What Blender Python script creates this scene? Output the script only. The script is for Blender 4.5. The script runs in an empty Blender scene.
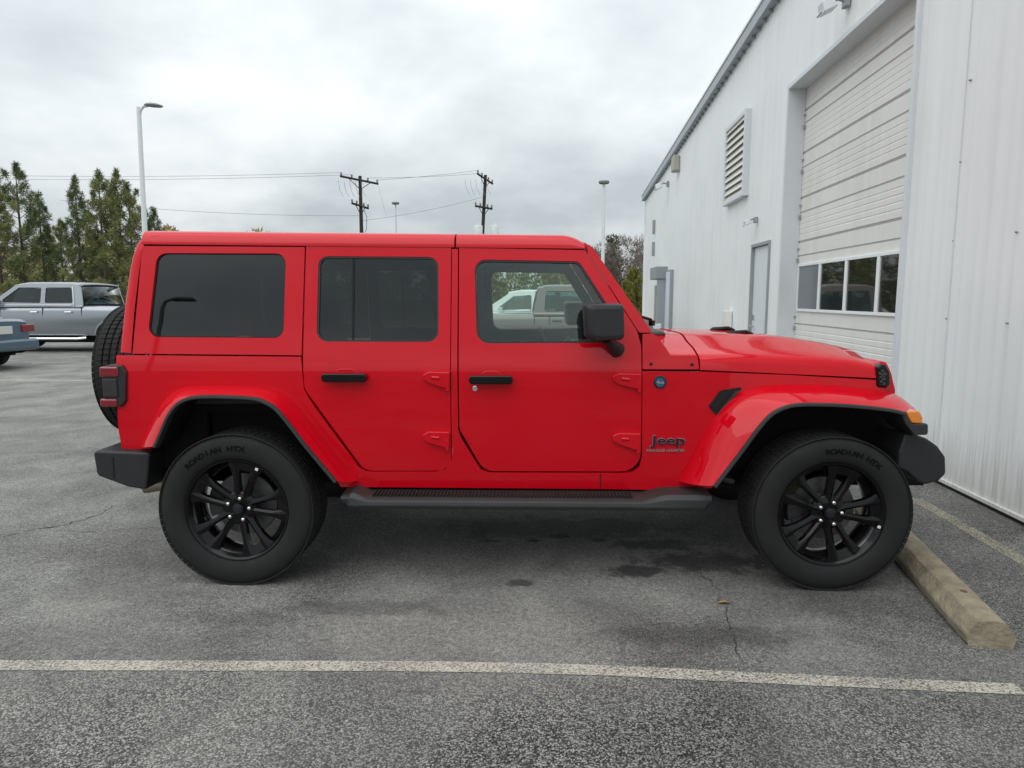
import bpy, bmesh, math, random
from mathutils import Vector, Matrix
from mathutils.geometry import tessellate_polygon
R = math.radians
SC = bpy.context.scene
COL = SC.collection

# ------------------------------------------------------------------ camera
CAM = Vector((1.473, -4.315, 1.4815)); FPX = 690.0; PIT = .1243; YAW = -.023
cd = bpy.data.cameras.new('camera'); cam = bpy.data.objects.new('camera', cd); COL.objects.link(cam)
cam.location = CAM; cam.rotation_euler = (math.pi/2-PIT, 0, -YAW)
cd.sensor_width = 36; cd.lens = FPX/1024*36; cd.clip_start = .05; cd.clip_end = 3000
SC.camera = cam
SC.render.resolution_x = 1024; SC.render.resolution_y = 768

# ------------------------------------------------------------------ world: overcast
SUN_EL, SUN_AZ = R(62), R(215)
w = bpy.data.worlds.new('World'); SC.world = w; w.use_nodes = True
nt = w.node_tree; nt.nodes.clear(); N = nt.nodes; L = nt.links
sky = N.new('ShaderNodeTexSky'); sky.sky_type = 'NISHITA'; sky.sun_disc = False
sky.sun_elevation = SUN_EL; sky.sun_rotation = SUN_AZ; sky.air_density = 1.5; sky.dust_density = 3
bgs = N.new('ShaderNodeBackground'); bgs.inputs[1].default_value = .1; L.new(sky.outputs[0], bgs.inputs[0])
tc = N.new('ShaderNodeTexCoord'); sx = N.new('ShaderNodeSeparateXYZ'); L.new(tc.outputs['Generated'], sx.inputs[0])
def wm(op, a, b=None, clamp=False):
    n = N.new('ShaderNodeMath'); n.operation = op; n.use_clamp = clamp
    for i, v in enumerate((a, b)):
        if v is None: continue
        if isinstance(v, (int, float)): n.inputs[i].default_value = v
        else: L.new(v, n.inputs[i])
    return n.outputs[0]
zc = wm('MAXIMUM', sx.outputs[2], 0.0)
den = wm('ADD', zc, .38)
cx = wm('DIVIDE', sx.outputs[0], den); cy = wm('DIVIDE', sx.outputs[1], den)
cb = N.new('ShaderNodeCombineXYZ'); L.new(cx, cb.inputs[0]); L.new(cy, cb.inputs[1])
n1 = N.new('ShaderNodeTexNoise'); n1.inputs['Scale'].default_value = 1.5; n1.inputs['Detail'].default_value = 7
n1.inputs['Roughness'].default_value = .52; n1.inputs['Distortion'].default_value = .1
mp = N.new('ShaderNodeMapping'); mp.inputs['Location'].default_value = (3.1, 5.7, 0); L.new(cb.outputs[0], mp.inputs[0]); L.new(mp.outputs[0], n1.inputs['Vector'])
rp = N.new('ShaderNodeValToRGB'); L.new(n1.outputs['Fac'], rp.inputs[0])
rp.color_ramp.elements[0].position = .36; rp.color_ramp.elements[0].color = (.50, .555, .59, 1)
rp.color_ramp.elements[1].position = .62; rp.color_ramp.elements[1].color = (.86, .90, .915, 1)
gr = wm('ADD', wm('MULTIPLY', wm('POWER', zc, .8), .85), .93)       # overcast sky: brighter towards the zenith
vm = N.new('ShaderNodeVectorMath'); vm.operation = 'SCALE'; L.new(rp.outputs[0], vm.inputs[0]); L.new(gr, vm.inputs['Scale'])
bgc = N.new('ShaderNodeBackground'); L.new(vm.outputs[0], bgc.inputs[0]); bgc.inputs[1].default_value = 1.0
mx = N.new('ShaderNodeMixShader'); mx.inputs[0].default_value = .94; L.new(bgs.outputs[0], mx.inputs[1]); L.new(bgc.outputs[0], mx.inputs[2])
wo = N.new('ShaderNodeOutputWorld'); L.new(mx.outputs[0], wo.inputs[0])
sd = bpy.data.lights.new('sun', 'SUN'); sd.energy = 1.4; sd.angle = R(75); sd.color = (1, .97, .93)
sun = bpy.data.objects.new('sun', sd); COL.objects.link(sun)
sun.rotation_euler = (math.pi/2-SUN_EL, 0, math.pi-SUN_AZ)
SC.view_settings.view_transform = 'Standard'; SC.view_settings.look = 'None'
SC.view_settings.exposure = 0.0; SC.view_settings.gamma = 1; SC.view_settings.use_curve_mapping = False

# ------------------------------------------------------------------ pixel -> place helpers (measuring only)
FW = Vector((math.sin(YAW)*math.cos(PIT), math.cos(YAW)*math.cos(PIT), -math.sin(PIT)))
RT = Vector((math.cos(YAW), -math.sin(YAW), 0)); UP = RT.cross(FW)
def ray(px, py): return FW*FPX + RT*(px-512) + UP*(384-py)
def atY(px, py, Y):
    d = ray(px, py); return CAM + d*((Y-CAM.y)/d.y)
def atZ(px, py, z=0.0):
    d = ray(px, py); return CAM + d*((z-CAM.z)/d.z)
def atP(px, py, p0, n):
    d = ray(px, py); return CAM + d*((p0-CAM).dot(n)/d.dot(n))
def proj(v):
    d = Vector(v)-CAM; z = d.dot(FW); return 512+FPX*d.dot(RT)/z, 384-FPX*d.dot(UP)/z
def Yb(x, z):                                           # the right flank of the off-road car
    wd = .79
    if z < 1.09: wd -= .03*((1.09-z)/.6)**2
    else:
        h = z-1.09; wd -= .165*h*h/(h+.07)
    t = max(0., x-2.10); wd -= .10*t*t/(t+.25)
    return -wd
def S(px, py):
    y = -.78
    for _ in range(12):
        p = atY(px, py, y); y = Yb(p.x, p.z)
    return (p.x, p.z)

# ------------------------------------------------------------------ materials
def mat(name, color=(.5, .5, .5), rough=.5, metal=0., coat=0., spec=.5, noise=None, bump=None, emit=None):
    m = bpy.data.materials.new(name); m.use_nodes = True
    t = m.node_tree; b = t.nodes['Principled BSDF']
    b.inputs['Base Color'].default_value = (*color, 1); b.inputs['Roughness'].default_value = rough
    b.inputs['Metallic'].default_value = metal; b.inputs['Coat Weight'].default_value = coat
    b.inputs['Coat Roughness'].default_value = .03; b.inputs['Specular IOR Level'].default_value = spec
    geo = None
    if noise or bump:
        geo = t.nodes.new('ShaderNodeTexCoord')
    if noise:                                            # (scale, amount, detail): mottling of the colour and the gloss
        n = t.nodes.new('ShaderNodeTexNoise'); n.inputs['Scale'].default_value = noise[0]; n.inputs['Detail'].default_value = 6
        t.links.new(geo.outputs['Object'], n.inputs['Vector'])
        mxx = t.nodes.new('ShaderNodeMix'); mxx.data_type = 'RGBA'
        a = noise[1]
        mxx.inputs[6].default_value = (*[c*(1-a) for c in color], 1); mxx.inputs[7].default_value = (*[min(1, c*(1+a)) for c in color], 1)
        t.links.new(n.outputs['Fac'], mxx.inputs[0]); t.links.new(mxx.outputs[2], b.inputs['Base Color'])
        mr = t.nodes.new('ShaderNodeMapRange'); mr.inputs[3].default_value = max(.02, rough-.06); mr.inputs[4].default_value = min(1, rough+.06)
        t.links.new(n.outputs['Fac'], mr.inputs[0]); t.links.new(mr.outputs[0], b.inputs['Roughness'])
    if bump:
        n = t.nodes.new('ShaderNodeTexNoise'); n.inputs['Scale'].default_value = bump[0]; n.inputs['Detail'].default_value = 4
        t.links.new(geo.outputs['Object'], n.inputs['Vector'])
        bp = t.nodes.new('ShaderNodeBump'); bp.inputs['Strength'].default_value = bump[1]; bp.inputs['Distance'].default_value = bump[2] if len(bump) > 2 else .01
        t.links.new(n.outputs['Fac'], bp.inputs['Height']); t.links.new(bp.outputs[0], b.inputs['Normal'])
    return m
def glass(name, tint, refl=1.5, rough=0.0):
    m = bpy.data.materials.new(name); m.use_nodes = True; t = m.node_tree; t.nodes.clear()
    o = t.nodes.new('ShaderNodeOutputMaterial'); mxx = t.nodes.new('ShaderNodeMixShader')
    f = t.nodes.new('ShaderNodeFresnel'); f.inputs[0].default_value = refl
    tr = t.nodes.new('ShaderNodeBsdfTransparent'); tr.inputs[0].default_value = (*tint, 1)
    g = t.nodes.new('ShaderNodeBsdfGlossy'); g.inputs['Roughness'].default_value = rough; g.inputs[0].default_value = (.9, .95, .95, 1)
    t.links.new(f.outputs[0], mxx.inputs[0]); t.links.new(tr.outputs[0], mxx.inputs[1]); t.links.new(g.outputs[0], mxx.inputs[2])
    t.links.new(mxx.outputs[0], o.inputs[0]); return m
def wallmat(name, color, rough, dirt):
    m = mat(name, color, rough); t = m.node_tree; b = t.nodes['Principled BSDF']; nw = t.nodes.new; lk = t.links.new
    tc_ = nw('ShaderNodeTexCoord'); f = []
    for sc_, dt in (((5, 5, .22), 6), ((.7, .7, .9), 5), ((40, 40, 2.0), 3)):
        mp_ = nw('ShaderNodeMapping'); mp_.inputs['Scale'].default_value = sc_; lk(tc_.outputs['Object'], mp_.inputs[0])
        n = nw('ShaderNodeTexNoise'); n.inputs['Scale'].default_value = 1; n.inputs['Detail'].default_value = dt; lk(mp_.outputs[0], n.inputs['Vector']); f.append(n.outputs['Fac'])
    a1 = nw('ShaderNodeMath'); a1.operation = 'MULTIPLY'; lk(f[0], a1.inputs[0]); lk(f[1], a1.inputs[1])
    r = nw('ShaderNodeMapRange'); r.inputs[1].default_value = .20; r.inputs[2].default_value = .40; lk(a1.outputs[0], r.inputs[0])
    # splash dirt along the foot of the wall, broken by noise
    sp_ = nw('ShaderNodeSeparateXYZ'); lk(tc_.outputs['Object'], sp_.inputs[0]); h = nw('ShaderNodeMath'); h.operation = 'MULTIPLY_ADD'; lk(f[2], h.inputs[0]); h.inputs[1].default_value = -.9; lk(sp_.outputs[2], h.inputs[2])
    r2 = nw('ShaderNodeMapRange'); r2.inputs[1].default_value = -.45; r2.inputs[2].default_value = .05; r2.inputs[3].default_value = .55; r2.inputs[4].default_value = 0; lk(h.outputs[0], r2.inputs[0])
    c1 = nw('ShaderNodeMix'); c1.data_type = 'RGBA'; lk(r.outputs[0], c1.inputs[0]); c1.inputs[6].default_value = (*color, 1); c1.inputs[7].default_value = (*[v*k for v, k in zip(color, dirt)], 1)
    c2 = nw('ShaderNodeMix'); c2.data_type = 'RGBA'; lk(r2.outputs[0], c2.inputs[0]); lk(c1.outputs[2], c2.inputs[6]); c2.inputs[7].default_value = (.34, .31, .26, 1)
    lk(c2.outputs[2], b.inputs['Base Color']); return m
M = {}
M['red'] = mat('red_paint', (.58, .0006, .010), .5, 0, .8, .02, bump=(5, .015, .004))
M['redlite'] = M['red']
M['blackplastic'] = mat('black_plastic', (.019, .0195, .021), .5, spec=.42, noise=(14, .25), bump=(500, .12, .002))
M['trim'] = mat('grey_black_trim', (.026, .027, .028), .5, spec=.45, noise=(8, .3))
M['gap'] = mat('seal_black', (.006, .006, .006), .8)
M['under'] = mat('underbody_black', (.006, .006, .006), .8, noise=(7, .5), spec=.2)
M['metaldark'] = mat('dark_cast_metal', (.07, .07, .072), .5, .6, noise=(9, .5))
M['disc'] = mat('brake_iron', (.16, .16, .16), .45, .8, noise=(30, .3))
M['steel'] = mat('brushed_steel', (.55, .55, .56), .35, 1.0, noise=(30, .2))
M['chrome'] = mat('chrome', (.8, .8, .8), .12, 1.0)
M['glossblack'] = mat('gloss_black', (.004, .004, .0045), .16, 0, 0, .38)
M['barrel'] = mat('rim_barrel', (.16, .16, .165), .24, 1.0, 0, .5)
M['rimblack'] = mat('rim_gloss_black', (.0035, .0035, .004), .14, 0, 0, .30)
M['rubber'] = mat('tyre_rubber', (.0165, .0165, .017), .8, spec=.3, noise=(11, .45), bump=(160, .12, .003))
M['rubbertext'] = mat('tyre_lettering', (.005, .005, .005), .6, spec=.1)
M['gasket'] = mat('window_gasket', (.016, .0165, .017), .5)
M['tint'] = glass('privacy_glass', (.42, .425, .43), 1.58)
M['clear'] = glass('clear_glass', (.90, .96, .93), 1.55)
M['seat'] = mat('seat_leather', (.012, .012, .013), .6, noise=(20, .3))
M['dash'] = mat('dashboard_grain', (.02, .02, .021), .65, noise=(30, .2))
M['redlens'] = mat('red_lens', (.20, .006, .012), .2, 0, .8)
M['amber'] = mat('amber_lens', (.75, .22, .008), .25, 0, .8)
M['badge'] = mat('dark_badge', (.03, .035, .05), .3, .6)
M['blue'] = mat('badge_blue', (.03, .13, .26), .3, .2, .5)
M['mirrorglass'] = mat('mirror_glass', (.85, .92, .9), .03, 1.0)
M['sticker'] = mat('balance_weight', (.75, .75, .74), .5)
M['pipe'] = mat('exhaust_pipe', (.30, .26, .20), .42, .9, noise=(20, .35))

# ------------------------------------------------------------------ object helpers
def link(name, me, m=None, parent=None):
    o = bpy.data.objects.new(name, me); COL.objects.link(o)
    if m is not None and me is not None:
        for q in (m if isinstance(m, (list, tuple)) else [m]): me.materials.append(q)
    if parent is not None: o.parent = parent
    return o
def empty(name, loc=(0, 0, 0), rz=0, label=None, cat=None, group=None, kind=None):
    o = bpy.data.objects.new(name, None); COL.objects.link(o); o.location = loc; o.rotation_euler = (0, 0, rz); o.empty_display_size = .2
    return tag(o, label, cat, group, kind)
def tag(o, label=None, cat=None, group=None, kind=None):
    if label: o['label'] = label
    if cat: o['category'] = cat
    if group: o['group'] = group
    if kind: o['kind'] = kind
    return o
class MB:
    """collects shapes into one bmesh"""
    def __init__(s): s.bm = bmesh.new()
    def face(s, pts, mi=0):
        f = s.bm.faces.new([s.bm.verts.new(p) for p in pts]); f.material_index = mi; return f
    def grid(s, rows, closed_u=False, closed_v=False, mi=0, flip=False):
        V = [[s.bm.verts.new(p) for p in r] for r in rows]
        nu, nv = len(V), len(V[0])
        for i in range(nu if closed_u else nu-1):
            for j in range(nv if closed_v else nv-1):
                q = [V[i][j], V[(i+1) % nu][j], V[(i+1) % nu][(j+1) % nv], V[i][(j+1) % nv]]
                if flip: q.reverse()
                try: f = s.bm.faces.new(q); f.material_index = mi
                except ValueError: pass
        return V
    def box(s, c, d, rot=None, mi=0, taper=None):
        vs = []
        for sz in (-1, 1):
            for sx_, sy_ in ((-1, -1), (1, -1), (1, 1), (-1, 1)):
                k = taper if (taper and sz > 0) else (1, 1)
                v = Vector((sx_*d[0]/2*k[0], sy_*d[1]/2*k[1], sz*d[2]/2))
                if rot is not None: v = rot @ v
                vs.append(s.bm.verts.new(v+Vector(c)))
        for q in ((3, 2, 1, 0), (4, 5, 6, 7), (0, 1, 5, 4), (1, 2, 6, 5), (2, 3, 7, 6), (3, 0, 4, 7)):
            f = s.bm.faces.new([vs[i] for i in q]); f.material_index = mi
    def tube(s, pts, r, n=8, mi=0, cap=True):
        pts = [Vector(p) for p in pts]; rows = []
        rr = r if isinstance(r, (list, tuple)) else [r]*len(pts)
        prev = None
        for i, p in enumerate(pts):
            a = pts[max(0, i-1)]; b = pts[min(len(pts)-1, i+1)]; t = (b-a).normalized()
            if prev is None:
                u = t.orthogonal().normalized()
            else:
                u = (prev - t*prev.dot(t))
                u = u.normalized() if u.length > 1e-6 else t.orthogonal().normalized()
            prev = u; v = t.cross(u)
            rows.append([p+(u*math.cos(2*math.pi*k/n)+v*math.sin(2*math.pi*k/n))*rr[i] for k in range(n)])
        V = s.grid(rows, closed_v=True, mi=mi)
        if cap:
            for row, rev in ((V[0], False), (V[-1], True)):
                try: f = s.bm.faces.new(row if not rev else row[::-1]); f.material_index = mi
                except ValueError: pass
    def lathe(s, prof, n=48, axis='Y', c=(0, 0, 0), mi=0):
        rows = []
        for (r, h) in prof:
            row = []
            for k in range(n):
                a = 2*math.pi*k/n; ca, sa = math.cos(a)*r, math.sin(a)*r
                row.append(Vector(c)+(Vector((ca, h, sa)) if axis == 'Y' else Vector((ca, sa, h)) if axis == 'Z' else Vector((h, ca, sa))))
            rows.append(row)
        s.grid(rows, closed_v=True, mi=mi)
    def prism(s, poly, y0, y1, mi=0, plane='XZ'):
        def P(a, b, y): return (a, y, b) if plane == 'XZ' else (y, a, b) if plane == 'YZ' else (a, b, y)
        A = [s.bm.verts.new(P(a, b, y0)) for a, b in poly]; B = [s.bm.verts.new(P(a, b, y1)) for a, b in poly]
        n = len(poly)
        for f in (s.bm.faces.new(A), s.bm.faces.new(B[::-1])): f.material_index = mi
        for i in range(n):
            f = s.bm.faces.new([A[i], B[i], B[(i+1) % n], A[(i+1) % n]]); f.material_index = mi
    def mesh(s, name, smooth=True, ang=35, recalc=True):
        if recalc: bmesh.ops.recalc_face_normals(s.bm, faces=s.bm.faces[:])
        me = bpy.data.meshes.new(name); s.bm.to_mesh(me); s.bm.free()
        if smooth:
            me.polygons.foreach_set('use_smooth', [True]*len(me.polygons)); me.set_sharp_from_angle(angle=R(ang))
        return me
    def build(s, name, m, parent=None, bevel=0, seg=2, smooth=True, ang=35, recalc=True, angle=40):
        o = link(name, s.mesh(name, smooth, ang, recalc), m, parent)
        if bevel: add_bevel(o, bevel, seg, angle)
        return o
def add_bevel(o, wd, seg=2, angle=40):
    b = o.modifiers.new('bevel', 'BEVEL'); b.width = wd; b.segments = seg; b.limit_method = 'ANGLE'; b.angle_limit = R(angle); b.harden_normals = True
def roundpoly(pts, n=5):
    """pts: (x, y) or (x, y, r) -> polygon with rounded corners"""
    out = []; k = len(pts)
    for i in range(k):
        p = pts[i]
        if len(p) < 3 or p[2] <= 0: out.append((p[0], p[1])); continue
        P = Vector(p[:2]); A = Vector(pts[i-1][:2])-P; B = Vector(pts[(i+1) % k][:2])-P
        la, lb = A.length, B.length; A.normalize(); B.normalize()
        ang = A.angle(B); t = min(p[2]/math.tan(ang/2), la*.49, lb*.49)
        r = t*math.tan(ang/2); c = P+(A+B).normalized()*(r/math.sin(ang/2))
        a0 = (P+A*t)-c; a1 = (P+B*t)-c
        th0 = math.atan2(a0.y, a0.x); d = math.atan2(a1.y, a1.x)-th0
        while d > math.pi: d -= 2*math.pi
        while d < -math.pi: d += 2*math.pi
        for j in range(n+1):
            th = th0+d*j/n; out.append((c.x+r*math.cos(th), c.y+r*math.sin(th)))
    return out
def smoothline(pts, n):
    """Catmull-Rom through pts, resampled to n points by arc length"""
    P = [Vector(p) for p in pts]; P = [P[0]*2-P[1]]+P+[P[-1]*2-P[-2]]; D = []
    for i in range(1, len(P)-2):
        for k in range(10):
            t = k/10; a, b, c, d = P[i-1:i+3]
            D.append(.5*((2*b)+(c-a)*t+(2*a-5*b+4*c-d)*t*t+(3*b-a-3*c+d)*t**3))
    D.append(P[-2]); s = [0]
    for i in range(1, len(D)): s.append(s[-1]+(D[i]-D[i-1]).length)
    out = []; j = 0
    for k in range(n):
        q = s[-1]*k/(n-1)
        while j < len(s)-2 and s[j+1] < q: j += 1
        f = (q-s[j])/max(1e-9, s[j+1]-s[j]); out.append(D[j].lerp(D[j+1], min(1, max(0, f))))
    return out
def panel_bm(outline, holes=(), yf=None, off=0, zs=(), xs=()):
    """a sheet cut to an (x, z) outline with holes, bent onto y = yf(x, z) + off"""
    loops = [[Vector((a, b, 0)) for a, b in lp] for lp in [outline]+list(holes)]
    flat = [v for lp in loops for v in lp]; bm = bmesh.new()
    vs = [bm.verts.new((v.x, 0, v.y)) for v in flat]
    for t in tessellate_polygon(loops):
        try: bm.faces.new([vs[i] for i in t])
        except ValueError: pass
    for z in zs: bmesh.ops.bisect_plane(bm, geom=bm.verts[:]+bm.edges[:]+bm.faces[:], plane_co=(0, 0, z), plane_no=(0, 0, 1), dist=1e-5)
    for x in xs: bmesh.ops.bisect_plane(bm, geom=bm.verts[:]+bm.edges[:]+bm.faces[:], plane_co=(x, 0, 0), plane_no=(1, 0, 0), dist=1e-5)
    for v in bm.verts: v.co.y = yf(v.co.x, v.co.z)+off
    bmesh.ops.recalc_face_normals(bm, faces=bm.faces[:])
    bm.faces.ensure_lookup_table()
    if sum(f.normal.y*f.calc_area() for f in bm.faces) > 0: bmesh.ops.reverse_faces(bm, faces=bm.faces[:])
    return bm
def mirrored(bm):
    b2 = bm.copy()
    for v in b2.verts: v.co.y = -v.co.y
    bmesh.ops.reverse_faces(b2, faces=b2.faces[:]); return b2
def sheet(name, bm, m, parent, thick=.02, bevel=.004, seg=2):
    me = bpy.data.meshes.new(name); bm.to_mesh(me); bm.free()
    if bevel: me.polygons.foreach_set('use_smooth', [True]*len(me.polygons)); me.set_sharp_from_angle(angle=R(35))
    o = link(name, me, m, parent)
    s = o.modifiers.new('solid', 'SOLIDIFY'); s.thickness = thick; s.offset = -1
    if bevel: add_bevel(o, bevel, seg, 50)
    return o
def mir_obj(o, parent=None, name=None):
    """mirrored copy of a part over y = 0, modifiers kept"""
    me = o.data.copy(); bm = bmesh.new(); bm.from_mesh(me)
    for v in bm.verts: v.co.y = -v.co.y
    bmesh.ops.reverse_faces(bm, faces=bm.faces[:]); bm.to_mesh(me); bm.free()
    c = o.copy(); c.data = me; COL.objects.link(c); c.parent = parent if parent is not None else o.parent
    if name: c.name = name
    return c
def text_mesh(body, size, extrude=.003, bold=0.0, align='CENTER'):
    cu = bpy.data.curves.new('lettering', 'FONT'); cu.body = body; cu.size = size; cu.extrude = extrude; cu.offset = bold; cu.align_x = align; cu.align_y = 'CENTER'; cu.resolution_u = 3
    o = bpy.data.objects.new('lettering', cu); COL.objects.link(o); bpy.context.view_layer.update()
    me = bpy.data.meshes.new_from_object(o.evaluated_get(bpy.context.evaluated_depsgraph_get()))
    bpy.data.objects.remove(o); return me
def copy_tree(o, parent=None):
    c = o.copy(); COL.objects.link(c)
    if parent is not None: c.parent = parent
    for ch in list(o.children): copy_tree(ch, c)
    return c
# ================================================================== THE RED OFF-ROAD CAR
suv = empty('off_road_suv', (0, 0, 0), 0, 'glossy red four-door off-road car with black wheels parked nose-in at the white building', 'car')
ZS = [.45, .55, .65, .75, .85, .95, 1.03, 1.07, 1.09, 1.105, 1.12, 1.14, 1.16, 1.18, 1.21, 1.25, 1.3, 1.4, 1.5, 1.6, 1.7]
XS = [2.1+.12*i for i in range(13)]
def PX(pts): return [S(*p) for p in pts]
def body_panel(name, px, holes=(), off=0, thick=.02, parent=suv, m=None, bevel=.005):
    bm = panel_bm(PX(px), [PX(h) for h in holes], Yb, off, ZS, XS)
    b2 = mirrored(bm)
    return sheet(name, bm, m or M['red'], parent, thick, bevel), sheet(name, b2, m or M['red'], parent, thick, bevel)

# --- door outlines (photo pixels on the flank surface)
RD = roundpoly([(306.3, 246.2), (451, 247.6, 1.5), (451, 470.4, 13), (365, 470.6, 16), (304.6, 388.6, 16), (303.2, 357, 20)])
FD = roundpoly([(459.2, 247.8), (585, 250.2, 5), (637, 331, 14), (641, 346, 10), (641, 471.5, 20), (484, 471, 18), (459.5, 429, 14)])
RW = roundpoly([(318.5, 256, 10), (438.5, 257, 10), (438.5, 342, 11), (316.5, 341.5, 11)])
FWN = roundpoly([(474.5, 259.5, 11), (579, 261.5, 9), (607.5, 305, 10), (606, 342.8, 4), (477, 343.5, 13)])
QW = roundpoly([(157, 253, 11), (286, 253.5, 10), (283.5, 338, 10), (147.5, 337, 10)])
def inset(poly, d):
    n = len(poly); out = []
    A = sum(poly[i][0]*poly[(i+1) % n][1]-poly[(i+1) % n][0]*poly[i][1] for i in range(n)); sg = 1 if A > 0 else -1
    for i in range(n):
        a, b, c = Vector(poly[i-1]), Vector(poly[i]), Vector(poly[(i+1) % n])
        n1 = Vector((-(b-a).y, (b-a).x)); n2 = Vector((-(c-b).y, (c-b).x))
        if n1.length < 1e-6: n1 = n2
        if n2.length < 1e-6: n2 = n1
        n_ = (n1.normalized()+n2.normalized())
        out.append(tuple(b+n_.normalized()*d*sg if n_.length > 1e-6 else b))
    return out
def both_bm(name, bm, m, parents, thick, bevel=.003):
    b2 = mirrored(bm)
    return [sheet(name, bm, m, parents[0], thick, bevel), sheet(name, b2, m, parents[1], thick, bevel)]
def door(outline, win, name, wm_, extra=None):
    d = body_panel(name, outline, [win], thick=.03)
    ins = inset(win, 1.9)
    both_bm('window_seal', panel_bm(PX(win), [PX(ins)], Yb, .004, ZS[12:]), M['gasket'], d, .018)
    bm = panel_bm(PX(inset(win, 1.2)), [], Yb, .012, ())
    b2 = mirrored(bm); sheet('window_pane', bm, wm_, d[0], .004, 0); sheet('window_pane', b2, wm_, d[1], .004, 0)
    return d
RD = inset(RD, -.2); FD = inset(FD, -.2)
rd = door(RD, RW, 'rear_door', M['tint'])
fd = door(FD, FWN, 'front_door', M['clear'])
for o_, w_, d_ in ((RD, RW, rd), (FD, FWN, fd)): both_bm('door_trim', panel_bm(PX(inset(o_, 2.5)), [PX(inset(w_, .9))], Yb, .036, ZS), M['dash'], d_, .02, .004)
# vertical divider bar of the rear door's pane
bm = panel_bm(PX([(352, 259), (354, 259), (353.4, 340), (351.4, 340)]), [], Yb, .006, ()); both_bm('window_divider', bm, M['gap'], rd, .008, 0)

# --- side body (quarter, sill, pillar between the doors, front wing) cut round the doors
body = [(116.5, 355), (301, 356.8), (302.7, 377), (304, 389)]
dg = [(308, 397), (316, 409), (352, 458), (358, 467), (366, 471.3), (374, 471.6), (436, 471.6), (446, 469), (452, 458)]
body += dg+[(452, 249), (458, 249), (458, 429.5), (461, 438), (477, 464), (481, 470), (489, 472.6), (622, 473), (633, 472), (639.6, 466.5), (642, 456), (642.3, 371)]
body += [(700, 371.5), (790, 375), (876, 380), (886, 392), (884, 402), (850, 397), (800, 396), (775, 404), (752, 424), (716, 478), (712, 488), (678, 490), (600, 489), (470, 488), (341, 487), (330, 470), (280, 404), (266, 396), (250, 392), (204, 392), (188, 396), (172, 408), (156, 436), (151, 449), (122, 449), (118.5, 430)]
body_panel('side_body', body, thick=.025)
# --- cowl side panel with two screws
cw = body_panel('cowl_side', roundpoly([(642.6, 334, 1), (653.5, 333.6, 2), (657.5, 337, 3), (671, 355.6, 2), (697.5, 355.4, 2), (699, 369.2), (642.6, 369.2)]), thick=.03)
for px_, py_ in ((651, 364), (692, 364.7)):
    for sgn, par in ((1, cw[0]), (-1, cw[1])):
        x, z = S(px_, py_); mb = MB(); y = Yb(x, z); mb.lathe([(0, y-.004), (.007, y-.004), (.009, y-.001), (.009, y+.01)], 14, 'Y', (x, 0, z))
        o = mb.build('screw', M['badge'], par)
        if sgn < 0: o.data.transform(Matrix.Scale(-1, 4, (0, 1, 0))); o.data.flip_normals()
# --- windscreen pillar
body_panel('windscreen_pillar', roundpoly([(586.5, 243.5, 1), (592, 246.5, 8), (652.8, 332.6, 1), (639.5, 332.6, 1), (588, 253, 6)]), off=.004, thick=.06)
# --- hardtop flank with its window
ht = body_panel('hardtop_side', roundpoly([(142.5, 246, 2), (304.8, 247, 1), (301.5, 355.3), (132.5, 353.6)]), [QW], thick=.03, bevel=.007)
both_bm('window_seal', panel_bm(PX(inset(QW, -.3)), [PX(inset(QW, 1.0))], Yb, .010, ()), M['gap'], ht, .016, .002)
bm = panel_bm(PX(inset(QW, .6)), [], Yb, .014, ()); b2 = mirrored(bm); sheet('window_pane', bm, M['tint'], ht[0], .004, 0); sheet('window_pane', b2, M['tint'], ht[1], .004, 0)

# --- roof: lofted across, one rear shell and one front panel, with a dark drip gap under the edge
xr0, zr0 = S(142, 245); xr1, _ = S(454.3, 246); xr2, _ = S(456.2, 246); xr3, zr3 = S(584.5, 249.5)
zg0, zg1 = zr0, zr3
def zgut(x): return zg0+(zg1-zg0)*(x-xr0)/(xr3-xr0)
def roof_rows(x, dz=0, k=1.0):
    zb = zgut(x)+.004; yb = -Yb(x, zb)+.004
    half = [(yb, zb), (yb-.001, zb+.014), (yb-.010, zb+.040), (yb-.022, zb+.056), (yb-.045, zb+.069), (yb-.10, zb+.078), (yb-.25, zb+.088), (yb*.3, zb+.094), (0, zb+.096)]
    half = [(y, zb+(z-zb)*k+dz) for y, z in half]
    return [Vector((x, -y, z)) for y, z in half]+[Vector((x, y, z)) for y, z in half[-2::-1]]
def roof_piece(name, xa, xb, endround=0):
    mb = MB(); rows = [roof_rows(xa+(xb-xa)*i/14) for i in range(15)]
    if endround > 0:
        rows = [r for r in rows if r[0].x < xb-.12]
        for t in (.10, .065, .04, .02, .006, 0): rows.append(roof_rows(xb-t, 0, 1-.55*(1-t/.12)**2.2))
    mb.grid(rows)
    for r in (rows[0], rows[-1]): mb.face(r)
    return mb.build(name, M['red'], suv, .004, 2, ang=40)
roof_piece('roof', xr0, xr1); roof_piece('front_roof_panel', xr2, xr3, 1)
for sgn in (-1, 1):
    for a, b in ((xr0+.04, xr3-.01),):
        mb = MB(); rows = []
        for i in range(20):
            x = a+(b-a)*i/19; z = zgut(x); y = -Yb(x, z)
            rows.append([Vector((x, sgn*(y-.012), z-.008)), Vector((x, sgn*(y-.012), z+.008)), Vector((x, sgn*(y-.05), z+.008)), Vector((x, sgn*(y-.05), z-.008))])
        mb.grid(rows, closed_v=True); mb.build('roof_seal', M['gap'], suv)
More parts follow.
